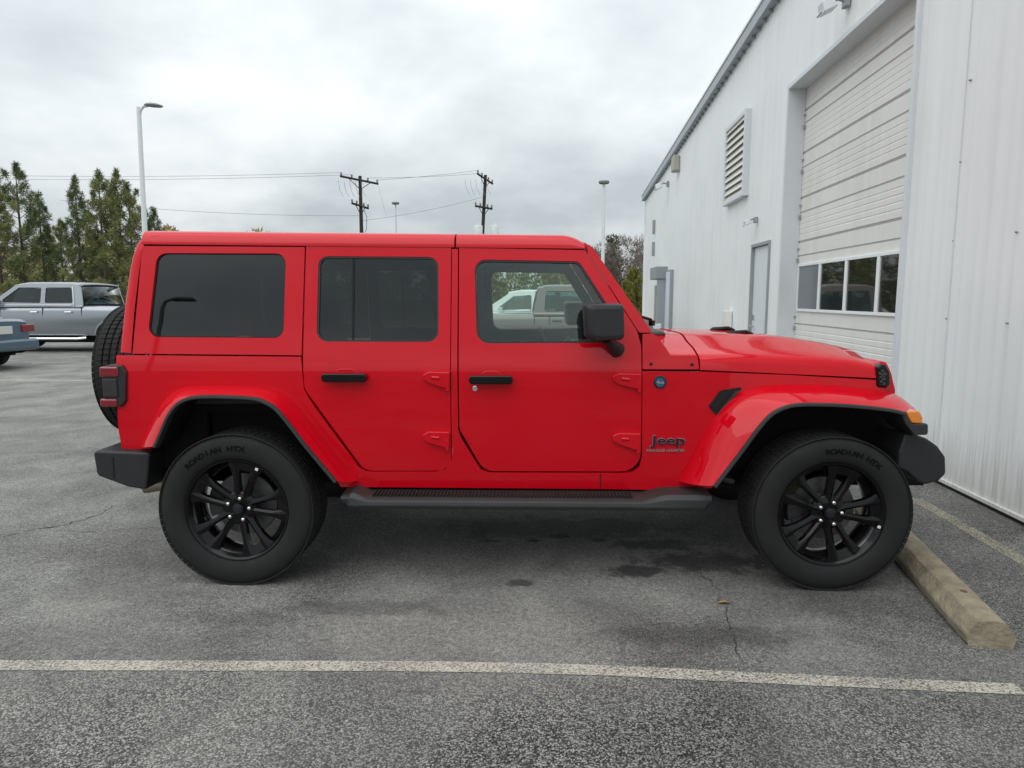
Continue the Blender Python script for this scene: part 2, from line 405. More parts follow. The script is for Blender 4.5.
# --- rear corner of the hardtop and the tailgate wall
prof = [(S(148.2, 236.2)), (S(140.5, 237.6)), (S(134.5, 243)), (S(130, 256)), (S(127, 270)), (S(122, 306)), (S(118, 340)), (S(117, 352.5))]
seam = [(S(148.6, 236.6)), (S(146.5, 240)), (S(144.5, 245)), (S(141.2, 260)), (S(139.2, 274)), (S(134.8, 310)), (S(132.3, 340)), (S(131.4, 353))]
for sgn in (-1, 1):
    mb = MB(); rows = []
    for (xa, za), (xb, zb) in zip(prof, seam):
        y = -Yb(xb, zb)
        r = .045
        pts = [(xb-.002, y, zb), (xa+r*1.1, y, za), (xa+r*.45, y-r*.12, za), (xa+r*.12, y-r*.5, za), (xa, y-r*1.1, za), (xa-.012, y-.3, za), (xa-.015, 0, za)]
        if za > prof[2][1]-.001:
            top = roof_rows(xr0)[4].z
            pts = [(px_, yy, zz) for px_, yy, zz in pts]
        rows.append([Vector((px_, sgn*yy, zz)) for px_, yy, zz in pts])
    mb.grid(rows, flip=sgn > 0); o = mb.build('hardtop_corner', M['red'], suv, recalc=True, ang=50)
xt = S(117, 400)[0]
mb = MB(); mb.box((xt+.03, 0, .83), (.06, 1.50, .66)); mb.build('tailgate', M['red'], suv, .02, 3)
p = [(-.70, -.55), (-.70, .55)]
x1, z1 = S(127, 268); x2, z2 = S(118.5, 338)
mb = MB(); mb.prism([(-.52, z1-.02), (.52, z1-.02), (.58, z2), (-.58, z2)], x1-.016, x1-.03, plane='YZ'); 
for v in mb.bm.verts: v.co.x += (x2-x1)*(1-(v.co.z-z2)/(z1-.02-z2))
mb.build('rear_window', M['tint'], suv)

# --- windscreen frame, glass, wipers, cowl grille
xa, za = S(589, 245); xb, zb = S(650, 332)
yw0, yw1 = -Yb(xa, za)-.05, -Yb(xb, zb)-.05
mb = MB(); mb.grid([[(xa+.01, -yw0, za-.03), (xa+.03, 0, za-.03), (xa+.01, yw0, za-.03)], [(xb-.02, -yw1, zb+.02), (xb+.0, 0, zb+.02), (xb-.02, yw1, zb+.02)]])
o = mb.build('windscreen', M['clear'], suv); s_ = o.modifiers.new('solid', 'SOLIDIFY'); s_.thickness = .005
mb = MB(); mb.tube([(xa-.03, -yw0-.0, za-.01), (xa-.01, 0, za+.0), (xa-.03, yw0+.0, za-.01)], .03, 8); mb.build('windscreen_header', M['red'], suv)
cx0, cz0 = S(656, 336)
for y0, y1 in ((-.55, -.06), (.08, .52)):
    mb = MB(); mb.tube([(xb+.06, y0+.08, zb+.03), (xb+.05, y0+.05, zb+.055), (xb-.02, y0+.02, zb+.075)], .008, 6)
    mb.tube([(xb-.055, y0-.0, zb+.085), (xb-.02, y0+.02, zb+.075), (xb-.02, y1, zb+.05)], .009, 6)
    mb.tube([(xb+.06, y0+.08, zb+.02), (xb+.06, y0+.08, zb+.05)], .018, 10); mb.build('wiper', M['glossblack'], suv)

# --- bonnet
mb = MB(); rows = []
def crown(x, ks):
    """height of the bonnet's middle at x, from the skyline it draws in the photo"""
    q = proj((x, -.12, 1.2))[0]; P = [(k[0], k[3]) for k in ks]
    if q <= P[0][0]: pc = P[0][1]+(q-P[0][0])*.02
    else:
        pc = P[-1][1]
        for (a, ya), (b, yb) in zip(P, P[1:]):
            if a <= q <= b: pc = ya+(yb-ya)*(q-a)/(b-a); break
    return atY(q, pc, -.12).z
keys = [(700, 370.0, 356.5, 331.5), (720, 370.8, 356.2, 331.8), (751, 372.2, 356.2, 333.2), (789, 374, 357.2, 337), (822, 375.5, 358.5, 343), (852, 376.9, 361, 351.3), (870, 377.8, 364, 356.8), (880, 378.3, 367, 360.8), (885, 378.6, 370.5, 364.5), (887, 378.8, 375, 371)]
for k, (px_, pl, ps, pc) in enumerate(keys):
    xs_, zl = S(px_, pl); yl = -Yb(xs_, zl); zs_ = S(px_, ps)[1]; zc2 = crown(xs_, keys)
    zc2 = max(zc2, zs_+.004)
    half = [(yl, zl), (yl-.003, zl+(zs_-zl)*.5), (yl-.012, zl+(zs_-zl)*.82), (yl-.030, zs_), (yl-.060, zs_+.010), (yl-.14, zs_+.35*(zc2-zs_)), (yl*.62, zs_+.62*(zc2-zs_)), (yl*.5, zs_+.88*(zc2-zs_)), (yl*.42, zs_+.97*(zc2-zs_)), (yl*.2, zc2), (0, zc2)]
    xo = [(0, 0)]
    rows.append([Vector((xs_, -y, z)) for y, z in half]+[Vector((xs_, y, z)) for y, z in half[-2::-1]])
ncol = len(rows[0])
R2 = []
for i in range(49):                                      # refine lengthwise
    t = i/48*(len(rows)-1); 
    R2.append(t)
cols = [smoothline([r[j] for r in rows], 40) for j in range(ncol)]
rows = [[cols[j][i] for j in range(ncol)] for i in range(40)]
mb.grid(rows); mb.face(rows[0]); mb.face(rows[-1])
bonnet = mb.build('bonnet', M['red'], suv, ang=38)
mb = MB(); rows2 = []
for px_, pl, ps, pc in ((655, 369.4, 336.5, 334), (660, 369.4, 342.5, 335), (665, 369.4, 349, 335.6), (671.5, 369.4, 356.3, 335.8), (680, 369.5, 356.4, 335.0), (698.3, 369.8, 356.4, 331.8)):
    xs_, zl = S(px_, pl); yl = -Yb(xs_, zl)-.012; zs_ = S(px_, ps)[1]; zc2 = max(crown(xs_, keys)-.004, zs_+.004)
    half = [(yl, zl), (yl-.003, zl+(zs_-zl)*.5), (yl-.012, zl+(zs_-zl)*.82), (yl-.030, zs_), (yl-.060, zs_+.010), (yl-.14, zs_+.35*(zc2-zs_)), (yl*.62, zs_+.62*(zc2-zs_)), (yl*.5, zs_+.88*(zc2-zs_)), (yl*.42, zs_+.97*(zc2-zs_)), (yl*.2, zc2), (0, zc2)]
    rows2.append([Vector((xs_, -y, z)) for y, z in half]+[Vector((xs_, y, z)) for y, z in half[-2::-1]])
mb.grid(rows2); mb.face(rows2[0]); mb.face(rows2[-1]); mb.build('cowl_top', M['red'], suv, .003, 1, ang=38)
mb = MB(); mb.grid([[p+Vector((.0, 0, .010)) for p in r[7:-7]] for r in rows2[:5]]); cg = mb.build('cowl_grille', M['trim'], suv, ang=60); so_ = cg.modifiers.new('solid', 'SOLIDIFY'); so_.thickness = .014
# black bump stops and latches on the bonnet
for px_, py_, Y in ((722, 328.5, .42), (739, 332.5, .05), (0, 0, 0)):
    if px_ == 0: continue
    p = atY(px_, py_+2, Y-.25)
    mb = MB(); mb.tube([(p.x-.09, Y-.25, p.z-.012), (p.x-.06, Y-.25, p.z+.008), (p.x+.04, Y-.25, p.z+.014), (p.x+.075, Y-.25, p.z+.0), (p.x+.08, Y-.25, p.z-.02)], [.008, .014, .014, .012, .008], 8)
    mb.build('washer_nozzle', M['glossblack'], bonnet)
# --- grille wall with slots, lamps
gx, gz = S(887, 380); gx -= .01
zt = rows[-1][ncol//2].z; wg = .60
poly = [atY(a, b, -.60) for a, b in roundpoly([(868, 366, 2), (880, 360.5, 5), (886, 362.5, 5), (890.5, 373, 4), (894.5, 390, 3), (893, 404, 2), (868, 404, 2)])]
mb = MB(); mb.prism([(p.x, p.z) for p in poly], -.615, .615); gr_ = mb.build('grille', M['red'], suv, .02, 3)
for i in range(7):
    mb = MB(); y = (i-3)*.088; mb.box((gx+.012, y, .95), (.02, .05, .18)); mb.build('slot', M['gap'], gr_, .012)
for sgn in (-1, 1):
    x0, z0 = S(881.0, 376)
    mb = MB(); mb.lathe([(0, .05), (.075, .045), (.088, .02), (.092, -.05), (.092, -.07), (0, -.07)], 32, 'X', (gx+.01, sgn*.46, .98)); hl = mb.build('headlamp', M['glossblack'], suv)
    mb = MB(); mb.lathe([(0, .062), (.05, .058), (.072, .048)], 32, 'X', (gx+.01, sgn*.46, .98)); mb.build('lens', M['mirrorglass'], hl)
    # dark textured latch housing on the wing corner
    mb = MB(); yy = -Yb(x0, z0)
    lp_ = [S(*q) for q in roundpoly([(876, 367, 3), (880, 363.5, 4), (885, 364.5, 4), (889, 372, 4), (889.5, 384, 4), (886, 388, 3), (876, 387, 3)])]
    mb.prism(lp_, sgn*(yy+.012), sgn*(yy-.05)); lt = mb.build('corner_lamp', M['glossblack'], suv, .012, 3)
    yy -= .014
    mb = MB()
    for q in range(11):
        a = q*2.4; rr = .010+.0032*q
        mb.box((x0+rr*math.cos(a)*.45, sgn*(yy+.030), z0+rr*math.sin(a)), (.012, .008, .012), Matrix.Rotation(a, 3, 'Y'))
    mb.build('lens', M['metaldark'], lt, .002)

# --- wheel-arch flares
YF = -.937
def flare(Apx, Bpx, name, cut=3.6, n=44, closeA=True):
    A3 = []
    for (px_, py_) in Apx:
        x, z = S(px_, py_); A3.append(Vector((x, Yb(x, z)+.004, z)))
    B3 = [atY(a, b, YF) for a, b in Bpx]
    A = smoothline(A3, n); B = smoothline(B3, n)
    cen = sum(B, Vector())/n; cen.z -= .25
    prof = []
    for k in range(9):
        t = k/8; s1 = math.sin(t*math.pi/2); c1 = 1-math.cos(t*math.pi/2)
        prof.append((.55*t+.45*s1, .55*t+.45*c1))
    out = []
    for side in (-1, 1):
        mb = MB(); rows = []
        for a, b in zip(A, B):
            r = [Vector((a.x+(b.x-a.x)*q, a.y+(b.y-a.y)*p_, a.z+(b.z-a.z)*q)) for p_, q in prof]
            r.append(Vector((b.x, b.y+.05, b.z))); r.append(Vector((a.x+(b.x-a.x)*.8, a.y+.02, a.z+(b.z-a.z)*.8)))
            rows.append([Vector((v.x, v.y*(1 if side < 0 else -1), v.z)) for v in r])
        mb.grid(rows, closed_v=True); mb.face(rows[0]); mb.face(rows[-1])
        f = mb.build(name, M['redlite'], suv, .004, 2, ang=45)
        # black lip
        mb = MB(); rows = []
        for i, b in enumerate(B):
            tn = (B[min(i+1, n-1)]-B[max(i-1, 0)]).normalized(); nr = Vector((tn.z, 0, -tn.x))
            if nr.dot(Vector((cen.x-b.x, 0, cen.z-b.z))) < 0: nr = -nr
            wd = cut/195
            r = [b+nr*(-.002)+Vector((0, .002, 0)), b+nr*.002+Vector((0, -.010, 0)), b+nr*wd*.8+Vector((0, -.012, 0)), b+nr*wd+Vector((0, -.004, 0)), b+nr*wd+Vector((0, .05, 0)), b+nr*.001+Vector((0, .05, 0))]
            rows.append([Vector((v.x, v.y*(1 if side < 0 else -1), v.z)) for v in r])
        mb.grid(rows, closed_v=True); mb.face(rows[0]); mb.face(rows[-1])
        mb.build('lip', M['trim'], f, .002, 1)
        # inner liner
        mb = MB(); rows = []
        for i, b in enumerate(B):
            v = b+(cen-b).normalized()*.02
            rows.append([Vector((v.x, s_*(1 if side < 0 else -1), v.z)) for s_ in (YF+.03, -.72, -.40)])
        mb.grid(rows); mb.build('wheel_arch_liner', M['under'], suv)
        out.append(f)
    return out
rfl = flare([(140.5, 446), (146, 431), (156, 411), (165, 398.5), (176, 390), (190, 386.3), (215, 385.8), (245, 386), (266, 388), (282, 394), (295, 404), (310, 421), (332, 449), (352, 474), (358.5, 480)],
            [(153, 446.5), (158.5, 434), (167.5, 414), (177, 402.5), (188, 397.2), (202, 395.3), (230, 395.5), (255, 397.3), (267, 401.5), (277, 408), (290, 423), (306, 444), (326, 468), (337, 481)], 'rear_flare')
ffl = flare([(678.5, 481), (690, 461), (705, 432), (720, 409), (736, 395), (752, 388), (775, 385), (822, 384.5), (860, 388), (884, 391.5), (898, 395), (910, 404), (916, 410)],
            [(713.5, 486), (724, 472), (740, 451), (755, 430.5), (769, 414.5), (783, 406.5), (800, 403.2), (830, 403.3), (858, 405), (882, 407.5), (893, 409), (901, 411), (905, 412)], 'front_flare')
# amber marker and its black end at the flare's nose
for sgn in (1, -1):
    par = ffl[0 if sgn > 0 else 1]
    poly = [atY(a, b, -.90) for a, b in roundpoly([(902.5, 411, 2), (916.5, 410.2, 3), (920.5, 417, 3), (919.5, 423, 2), (909, 422.5, 4)])]
    mb = MB(); mb.prism([(p.x, p.z) for p in poly], -.925*sgn, -.74*sgn); mb.build('side_marker', M['amber'], par, .008, 3)
    poly = [atY(a, b, -.90) for a, b in roundpoly([(896, 409.5, 2), (902.5, 412, 2), (909, 423, 3), (925, 422.6, 2), (925, 434, 3), (911, 434, 5), (903, 424, 8)])]
    mb = MB(); mb.prism([(p.x, p.z) for p in poly], -.930*sgn, -.70*sgn); mb.build('flare_end', M['trim'], par, .008, 2)

# --- wing vent
ov = roundpoly([(708.5, 406.5, 1.5), (720, 390.5, 5), (743.5, 386.8, 1), (736, 393.5, 2), (716.5, 415.5, 1.5)])
v = body_panel('wing_vent', ov, off=-.006, thick=.012, m=M['gap'], bevel=.003)
iv = roundpoly([(711.5, 407, 1), (722, 392.5, 4), (733, 390, 1), (722, 402, 2), (716, 411.5, 1)])
both_bm('vent_mesh', panel_bm(PX(iv), [], Yb, -.009), M['gap'], v, .004, 0)
gv = roundpoly([(716.8, 413.5, .6), (735, 391.2, .6), (739.5, 390, .4), (718.9, 415.2, .6)])
both_bm('vent_rim', panel_bm(PX(gv), [], Yb, -.010), M['metaldark'], v, .006, 0)

# --- handles, lock, hinges
def pill(px0, py0, px1, py1, Y0, d, r, nm, m, par, n=8):
    x0, z1 = S(px0, py0); x1, z0 = S(px1, py1)
    poly = roundpoly([(x0, z0, r), (x1, z0, r), (x1, z1, r), (x0, z1, r)], n)
    ym = Yb((x0+x1)/2, (z0+z1)/2)
    out = []
    for k, s_ in enumerate((1, -1)):
        mb = MB(); mb.prism(poly, s_*(ym+Y0), s_*(ym+Y0-d)); out.append(mb.build(nm, m, par[k], .006, 3, angle=60))
    return out
for (pxa, pxb, pya, pyb, dr) in ((323.5, 368.5, 372.8, 381.2, rd), (469.5, 513, 374.8, 383.2, fd)):
    pill(pxa+11, pya-4, pxb-11, pyb+4.5, .003, .006, .035, 'handle_recess', M['red'], dr)
    h = pill(pxa, pya, pxb, pyb, -.012, .040, .018, 'handle', M['glossblack'], dr)
x, z = S(475, 388.7)
mb = MB(); mb.lathe([(0, Yb(x, z)-.006), (.012, Yb(x, z)-.006), (.015, Yb(x, z)-.002), (.015, Yb(x, z)+.01)], 20, 'Y', (x, 0, z)); mb.build('lock', M['chrome'], fd[0])
def hinge(px0, py0, px1, py1, dr, nm='hinge'):
    # tapering bracket: wide leaf to the left, knuckle to the right
    o_px = roundpoly([(px0, py0+3, 2), (px0+6, py0, 3), (px1-1, py0+.5, 1), (px1-1, py1-2, 2), (px1-9, py1-3.5, 3), (px0+7, py0+11.5, 4), (px0+1, py0+8, 3)])
    pts = PX(o_px); c = pts[0]; ym = Yb(*c)
    for k, s_ in enumerate((1, -1)):
        mb = MB(); mb.prism(pts, s_*(ym+.004), s_*(ym-.021)); hh = mb.build('hinge', M['red'], dr[k], .006, 3, angle=50)
        a = S(px1-3.2, py0+8); b = S(px1-3.2, py1+.5)
        mb = MB(); mb.tube([(a[0], s_*(ym-.010), a[1]), (b[0], s_*(ym-.010), b[1])], .012, 12); 
        p = S(px0+9, py0+5.5); q = S(px0+17, py0+6); mb.build('knuckle', M['red'], hh, .003)
        mb = MB(); mb.tube([(p[0], s_*(ym-.021), p[1]), (q[0], s_*(ym-.021), q[1])], .009, 8); mb.build('rib', M['red'], hh, .003)
for a in ((423, 371.5, 451, 390.5), (423, 431, 451, 449.5)): hinge(*a, rd)
for a in ((612, 373, 642, 391.5), (611.5, 432.5, 641, 452)): hinge(*a, fd)
# sill seam
bm = panel_bm(PX([(600, 473.5), (601.2, 473.5), (601.2, 488), (600, 488)]), [], Yb, -.0015); both_bm('sill_seam', bm, M['gap'], [suv, suv], .004, 0)

# --- badges and lettering
def put_text(body_, pxc, pyc, width_px, m, par, bold=.0, ext=.004, scale_z=1.0, off=-.004):
    x, z = S(pxc, pyc); y = Yb(x, z)
    me = text_mesh(body_, 1.0, ext, bold); xs_ = [v.co.x for v in me.vertices]
    k = width_px/195*1.02/(max(xs_)-min(xs_)); xm = (max(xs_)+min(xs_))/2
    tilt = math.atan2(Yb(x+.1, z)-Yb(x-.1, z), .2)
    for v in me.vertices:
        a, b, c = (v.co.x-xm)*k, v.co.y*k*scale_z, v.co.z
        v.co = (x+a, y+off+a*math.tan(tilt)-c, z+b)
    return link('lettering', me, m, par)
put_text('Jeep', 667.5, 440.2, 35.5, M['steel'], suv, .018, .002, .66, -.002)
put_text('Jeep', 667.5, 440.4, 34.5, M['badge'], suv, .010, .005, .655)
put_text('WRANGLER UNLIMITED', 665, 450.3, 38, M['steel'], suv, .008, .002, 1.05)
x, z = S(660, 382); y = Yb(x, z)
mb = MB(); mb.lathe([(0, y-.003), (.024, y-.003), (.026, y-.006), (.031, y-.006), (.033, y-.002), (.033, y+.005)], 36, 'Y', (x, 0, z)); bd = mb.build('round_badge', M['blue'], suv)
mb = MB(); mb.lathe([(.025, y-.0065), (.027, y-.009), (.031, y-.008), (.0325, y-.003)], 36, 'Y', (x, 0, z)); mb.build('ring', M['badge'], bd)
put_text('4xe', 660, 382.3, 7.2, M['steel'], bd, .02, .002, 1.0, -.006)

# --- running board
a0 = atY(341, 488, -.84); a1 = atY(710, 490, -.84); zb_ = atY(525, 511, -.905).z; zt_ = atY(525, 499.8, -.905).z
xl = atY(346, 505, -.90).x; xr_ = atY(706.5, 509, -.90).x; xl0 = atY(340.5, 489, -.80).x; xr0_ = atY(711, 490, -.80).x
for sgn in (1, -1):
    mb = MB(); sec = []
    tx0, tx1 = atY(368, 492, -.85).x, atY(645, 492, -.85).x; ux0, ux1 = atY(352, 489, -.85).x, atY(668, 489, -.85).x
    H = .028
    for (x, up) in ((xl, .012), (xl+.015, .02), (ux0, H), (ux0+.02, H), (tx0, 0), (tx0+.02, 0), ((tx0+tx1)/2, 0), (tx1-.02, 0), (tx1, 0), (ux1-.02, H*.95), (ux1, H), (xr_-.02, H), (xr_, H*.8)):
        e = .015 if x in (xl, xr_) else 0
        pts = [(-.70, zt_+.006+up), (-.80, zt_+.004+up), (-.885, zt_-.002+up*.95), (-.905+e, zt_-.014+up*.6), (-.910+e, zt_-.035), (-.900+e, zb_+.004), (-.885, zb_), (-.70, zb_+.01)]
        sh = 1 if x < 1.5 else -1
        sec.append([Vector((x-(.028 if (x in (xl, xr_) and zz > zt_-.02) else 0)*sh, yy*sgn, zz)) for yy, zz in pts])
    mb.grid(sec, closed_v=True); mb.face(sec[0]); mb.face(sec[-1])
    rb = mb.build('running_board', M['trim'], suv, .006, 2, ang=30)
    mb = MB(); n = 74
    for i in range(n):
        x = tx0+.03+(tx1-tx0-.10)*i/(n-1); mb.box((x, -.822*sgn, zt_+.0075), (.009, .088, .010))
    mb.build('tread_ribs', M['gap'], rb)
    mb = MB()
    for x in (xl+.35, 1.5, xr_-.35): mb.box((x, -.66*sgn, zb_+.03), (.06, .16, .05))
    mb.build('bracket', M['under'], rb)

# --- bumpers
def prism_px(px, Yp, y0, y1, nm, m, par, bevel, seg=3, ang=30):
    poly = [atY(a, b, Yp) for a, b in px]
    mb = MB(); mb.prism([(p.x, p.z) for p in poly], y0, y1); return mb.build(nm, m, par, bevel, seg, angle=ang)
rbp = prism_px(roundpoly([(92.8, 450.5, 4), (150, 452.5, 3), (147, 490, 3), (128, 487, 10), (97, 475.5, 6)]), -.84, -.845, .845, 'rear_bumper', M['blackplastic'], suv, .028, 4)
mb = MB(); p = atY(113, 470, -.85); mb.box((p.x, -.846, p.z+.012), (.005, .005, .115)); mb.build('seam', M['gap'], rbp)
pts = roundpoly([(905.5, 434.5, 3), (913, 433.5, 3), (927, 438.5, 6), (938, 446, 6), (946, 457, 6), (946.5, 474, 6), (939, 481.5, 5), (925, 485, 5), (918, 482, 4), (908, 473, 4), (898, 468, 3), (899, 452, 5)])
fbp = prism_px(pts, -.86, -.86, .86, 'front_bumper', M['blackplastic'], suv, .018, 3)
mb = MB(); p = atY(936, 462, -.6); fbx = atY(946, 462, -.86).x
for sgn in (-1, 1):
    mb = MB(); mb.lathe([(0, 0), (.045, -.002), (.05, -.012)], 20, 'X', (fbx-.004, sgn*.5, p.z)); mb.build('fog_lamp', M['glossblack'], fbp)
# tow hooks (red) and steering/suspension bits seen in the front wheel well
p = atY(893, 428, -.5)
for sgn in (-1, 1):
    mb = MB(); mb.tube([(p.x-.03, sgn*.42, p.z), (p.x+.03, sgn*.42, p.z+.015), (p.x+.05, sgn*.42, p.z-.02), (p.x+.0, sgn*.42, p.z-.035)], .016, 8); mb.build('tow_hook', M['red'], suv)

# --- mirrors
mpx = [(583, 303.6), (625, 303.3), (625.8, 341), (588, 342.5)]
for sgn in (1, -1):
    a, b, c, d = [atY(q[0], q[1], -1.02) for q in ((584.5, 303.8), (624.5, 303.5), (625.2, 340.5), (587, 341.5))]
    poly = roundpoly([(a.x, a.z, .02), (b.x, b.z, .022), (c.x, c.z, .025), (d.x, d.z, .035)], 4)
    cx_ = (a.x+c.x)/2; cz_ = (a.z+c.z)/2
    mb = MB(); rows = []
    for yy, k, dx in ((-.80, .86, .006), (-.82, .97, .002), (-.86, 1.0, 0), (-.96, 1.0, 0), (-1.005, .985, .0), (-1.025, .90, .004), (-1.030, .72, .012)):
        rows.append([Vector((cx_+(x-cx_)*k+dx, sgn*yy, cz_+(z-cz_)*k)) for x, z in poly])
    mb.grid(rows, closed_v=True); mb.face(rows[0]); mb.face(rows[-1])
    mi = mb.build('wing_mirror', M['blackplastic'], fd[0 if sgn > 0 else 1], ang=50)
    mb = MB(); x_ = min(p[0] for p in poly)-.004
    mb.box((x_+.022, sgn*-.91, cz_+.0), (.006, .15, .15), Matrix.Rotation(R(-4*1), 3, 'Y') @ Matrix.Rotation(R(6*sgn), 3, 'Z')); mb.build('mirror_glass', M['mirrorglass'], mi, .002)
    s0 = S(619, 350)
    p0 = Vector((s0[0]-.01, Yb(*s0)*sgn*1, s0[1])) ; p0.y = Yb(*s0)*sgn; q0 = Vector((cx_+.03, -.87*sgn, cz_-.085))
    mb = MB(); mb.tube([p0, p0.lerp(q0, .6)+Vector((0, 0, -.006)), q0], [.042, .03, .028], 14)
    mb.build('arm', M['blackplastic'], mi)

# --- tail lamps
for sgn in (1, -1):
    y0 = -.80
    pl = [atY(a, b, y0) for a, b in roundpoly([(101, 368, 3), (108, 364.8, 3), (122, 365, 3), (126.5, 372, 4), (126, 402, 4), (121, 407, 3), (104, 405, 3)])]
    mb = MB(); mb.prism([(p.x, p.z) for p in pl], -.806*sgn, -.63*sgn); tl = mb.build('tail_lamp', M['blackplastic'], suv, .010, 3)
    for k, rr in enumerate((((101.2, 366.5), (120.5, 377.0)), ((101.8, 398.5), (119.5, 406.5)))):
        a, b = atY(*rr[0], y0), atY(*rr[1], y0)
        mb = MB(); mb.box(((a.x+b.x)/2-.004, -.727*sgn, (a.z+b.z)/2), (b.x-a.x, .178, abs(a.z-b.z))); mb.build('lens', M['redlens'], tl, .010, 3)
    a, b = atY(103, 378.5, y0), atY(119, 397, y0)
    mb = MB(); mb.box(((a.x+b.x)/2, -.735*sgn, (a.z+b.z)/2), (b.x-a.x, .158, abs(a.z-b.z))); mb.build('lamp_cover', M['trim'], tl, .006, 2)

# --- wheels
TR = .402; TWH = .1375
def tyre_mesh():
    mb = MB()
    pr = [(.262, -.100), (.272, -.118), (.285, -.127), (.300, -.1335), (.318, -.137), (.335, -.1375), (.352, -.1355), (.362, -.1335), (.374, -.128), (.385, -.1195), (.393, -.110), (.3965, -.098)]
    mid = []
    for g in (-.062, -.021, .021, .062): mid += [(TR-.006, g-.006), (TR-.013, g-.0045), (TR-.013, g+.0045), (TR-.006, g+.006)]
    full = pr+mid+[(r, -h) for r, h in pr[::-1]]
    mb.lathe(full, 96)
    for k in range(74):                                  # tread and shoulder blocks
        a = 2*math.pi*k/74
        for (h, r, wd, dl, tz) in ((-.082, TR-.0045, .032, .0305, .1), (.082, TR-.0045, .032, .0305, -.1), (-.0415, TR-.0045, .029, .026, .3), (0, TR-.0045, .029, .026, -.3), (.0415, TR-.0045, .029, .026, .3)):
            rot = Matrix.Rotation(-a, 3, 'Y'); c = rot @ Vector((r, h, 0)); 
            mb.box(c, (.006, wd, dl), rot @ Matrix.Rotation(tz, 3, 'X'))
        for s_ in (-1, 1):
            rot = Matrix.Rotation(-a, 3, 'Y') @ Matrix.Rotation(s_*-.62, 3, 'Z'); c = Matrix.Rotation(-a, 3, 'Y') @ Vector((.3895, s_*.1115, 0))
            mb.box(c, (.005, .030, .0315), rot)
    return mb.mesh('tyre', ang=40)
def rim_meshes():
    mb = MB()                                            # barrel and outer flange
    mb.lathe([(.262, .10), (.255, .09), (.235, .06), (.228, -.02), (.236, -.07), (.250, -.098), (.266, -.108), (.272, -.112), (.268, -.1175), (.260, -.117), (.252, -.107), (.240, -.085), (.222, -.062), (.219, -.02), (.234, .06), (.252, .09)], 80)
    for f in mb.bm.faces:
        c = f.calc_center_median(); r_ = math.hypot(c.x, c.z)
        f.material_index = 1 if (r_ < .2415 and c.y < -.03) else 0
    barrel = mb.mesh('wheel', ang=50)
    mb = MB()
    for k in range(5):
        a0 = R(78+72*k)
        for s_ in (-1, 1):
            pts = []
            # each spoke: (radius, half-angle offset, depth, half-width)
            for (r, da, h, hw) in ((.045, 21, -.080, .022), (.085, 17.0, -.084, .0165), (.13, 14.8, -.091, .0150), (.18, 14.0, -.097, .0165), (.222, 13.6, -.101, .026), (.256, 13.4, -.105, .042)):
                an = a0+s_*R(da); e = Vector((math.cos(an), 0, math.sin(an))); tt = Vector((-e.z, 0, e.x))
                c = e*r; rr = []
                for (du, dh) in ((-1, .040), (-1, .009), (-s_*.25-.12, 0), (-s_*.25+.12, 0), (1, .009), (1, .040)):
                    rr.append(c+tt*hw*du+Vector((0, h+dh, 0)))
                pts.append(rr)
            V = mb.grid(pts, closed_v=True); mb.bm.faces.new(V[0]); mb.bm.faces.new(V[-1])
        # web plates joining the pair at the rim
        pts = []
        for r, h, wdt in ((.205, -.085, 10.5), (.225, -.094, 12), (.245, -.101, 14.5), (.256, -.104, 16)):
            rr = []
            for q in range(7):
                an = a0+R(wdt)*(q/3-1); rr.append(Vector((math.cos(an)*r, h, math.sin(an)*r)))
            pts.append(rr)
        mb.grid(pts)
    mb.lathe([(0, -.080), (.04, -.081), (.075, -.078), (.088, -.070), (.088, -.045), (0, -.045)], 40)
    spokes = mb.mesh('rim', ang=35)
    return barrel, spokes
def small_meshes():
    mb = MB(); mb.lathe([(0, -.1035), (.024, -.1035), (.030, -.101), (.033, -.094), (.033, -.07)], 32); cap = mb.mesh('centre_cap')
    mb = MB(); mb.lathe([(0, -.1045), (.018, -.1045), (.020, -.104), (.020, -.100)], 24); ring = mb.mesh('cap_emblem')
    mb = MB(); mb.lathe([(0, -.104), (.006, -.1035), (.0105, -.1005), (.0115, -.094), (.0115, -.078)], 6); nut = mb.mesh('lug_nut', ang=60)
    mb = MB(); mb.lathe([(.075, .005), (.165, .005), (.168, .010), (.168, .028), (.165, .033), (.07, .033)], 56); mb.lathe([(0, -.02), (.07, -.02), (.078, -.01), (.08, .03)], 40); disc = mb.mesh('brake_disc')
    mb = MB()
    rows = []
    for k in range(9):
        a = R(150+50*k/8); rows.append([Vector((math.cos(a)*r, h, math.sin(a)*r)) for r, h in ((.10, -.012), (.185, -.018), (.195, .0), (.195, .05), (.10, .05))])
    mb.grid(rows, closed_v=True); mb.face(rows[0]); mb.face(rows[-1]); cal = mb.mesh('brake_caliper')
    return cap, ring, nut, disc, cal
TM = tyre_mesh(); BR, SPK = rim_meshes(); CAP, RING, NUT, DISC, CAL = small_meshes()
for me, m in ((TM, 'rubber'), (BR, 'rimblack'), (SPK, 'rimblack'), (CAP, 'glossblack'), (RING, 'badge'), (NUT, 'chrome'), (DISC, 'disc'), (CAL, 'metaldark')): me.materials.append(M[m])
BR.materials.append(M['barrel'])
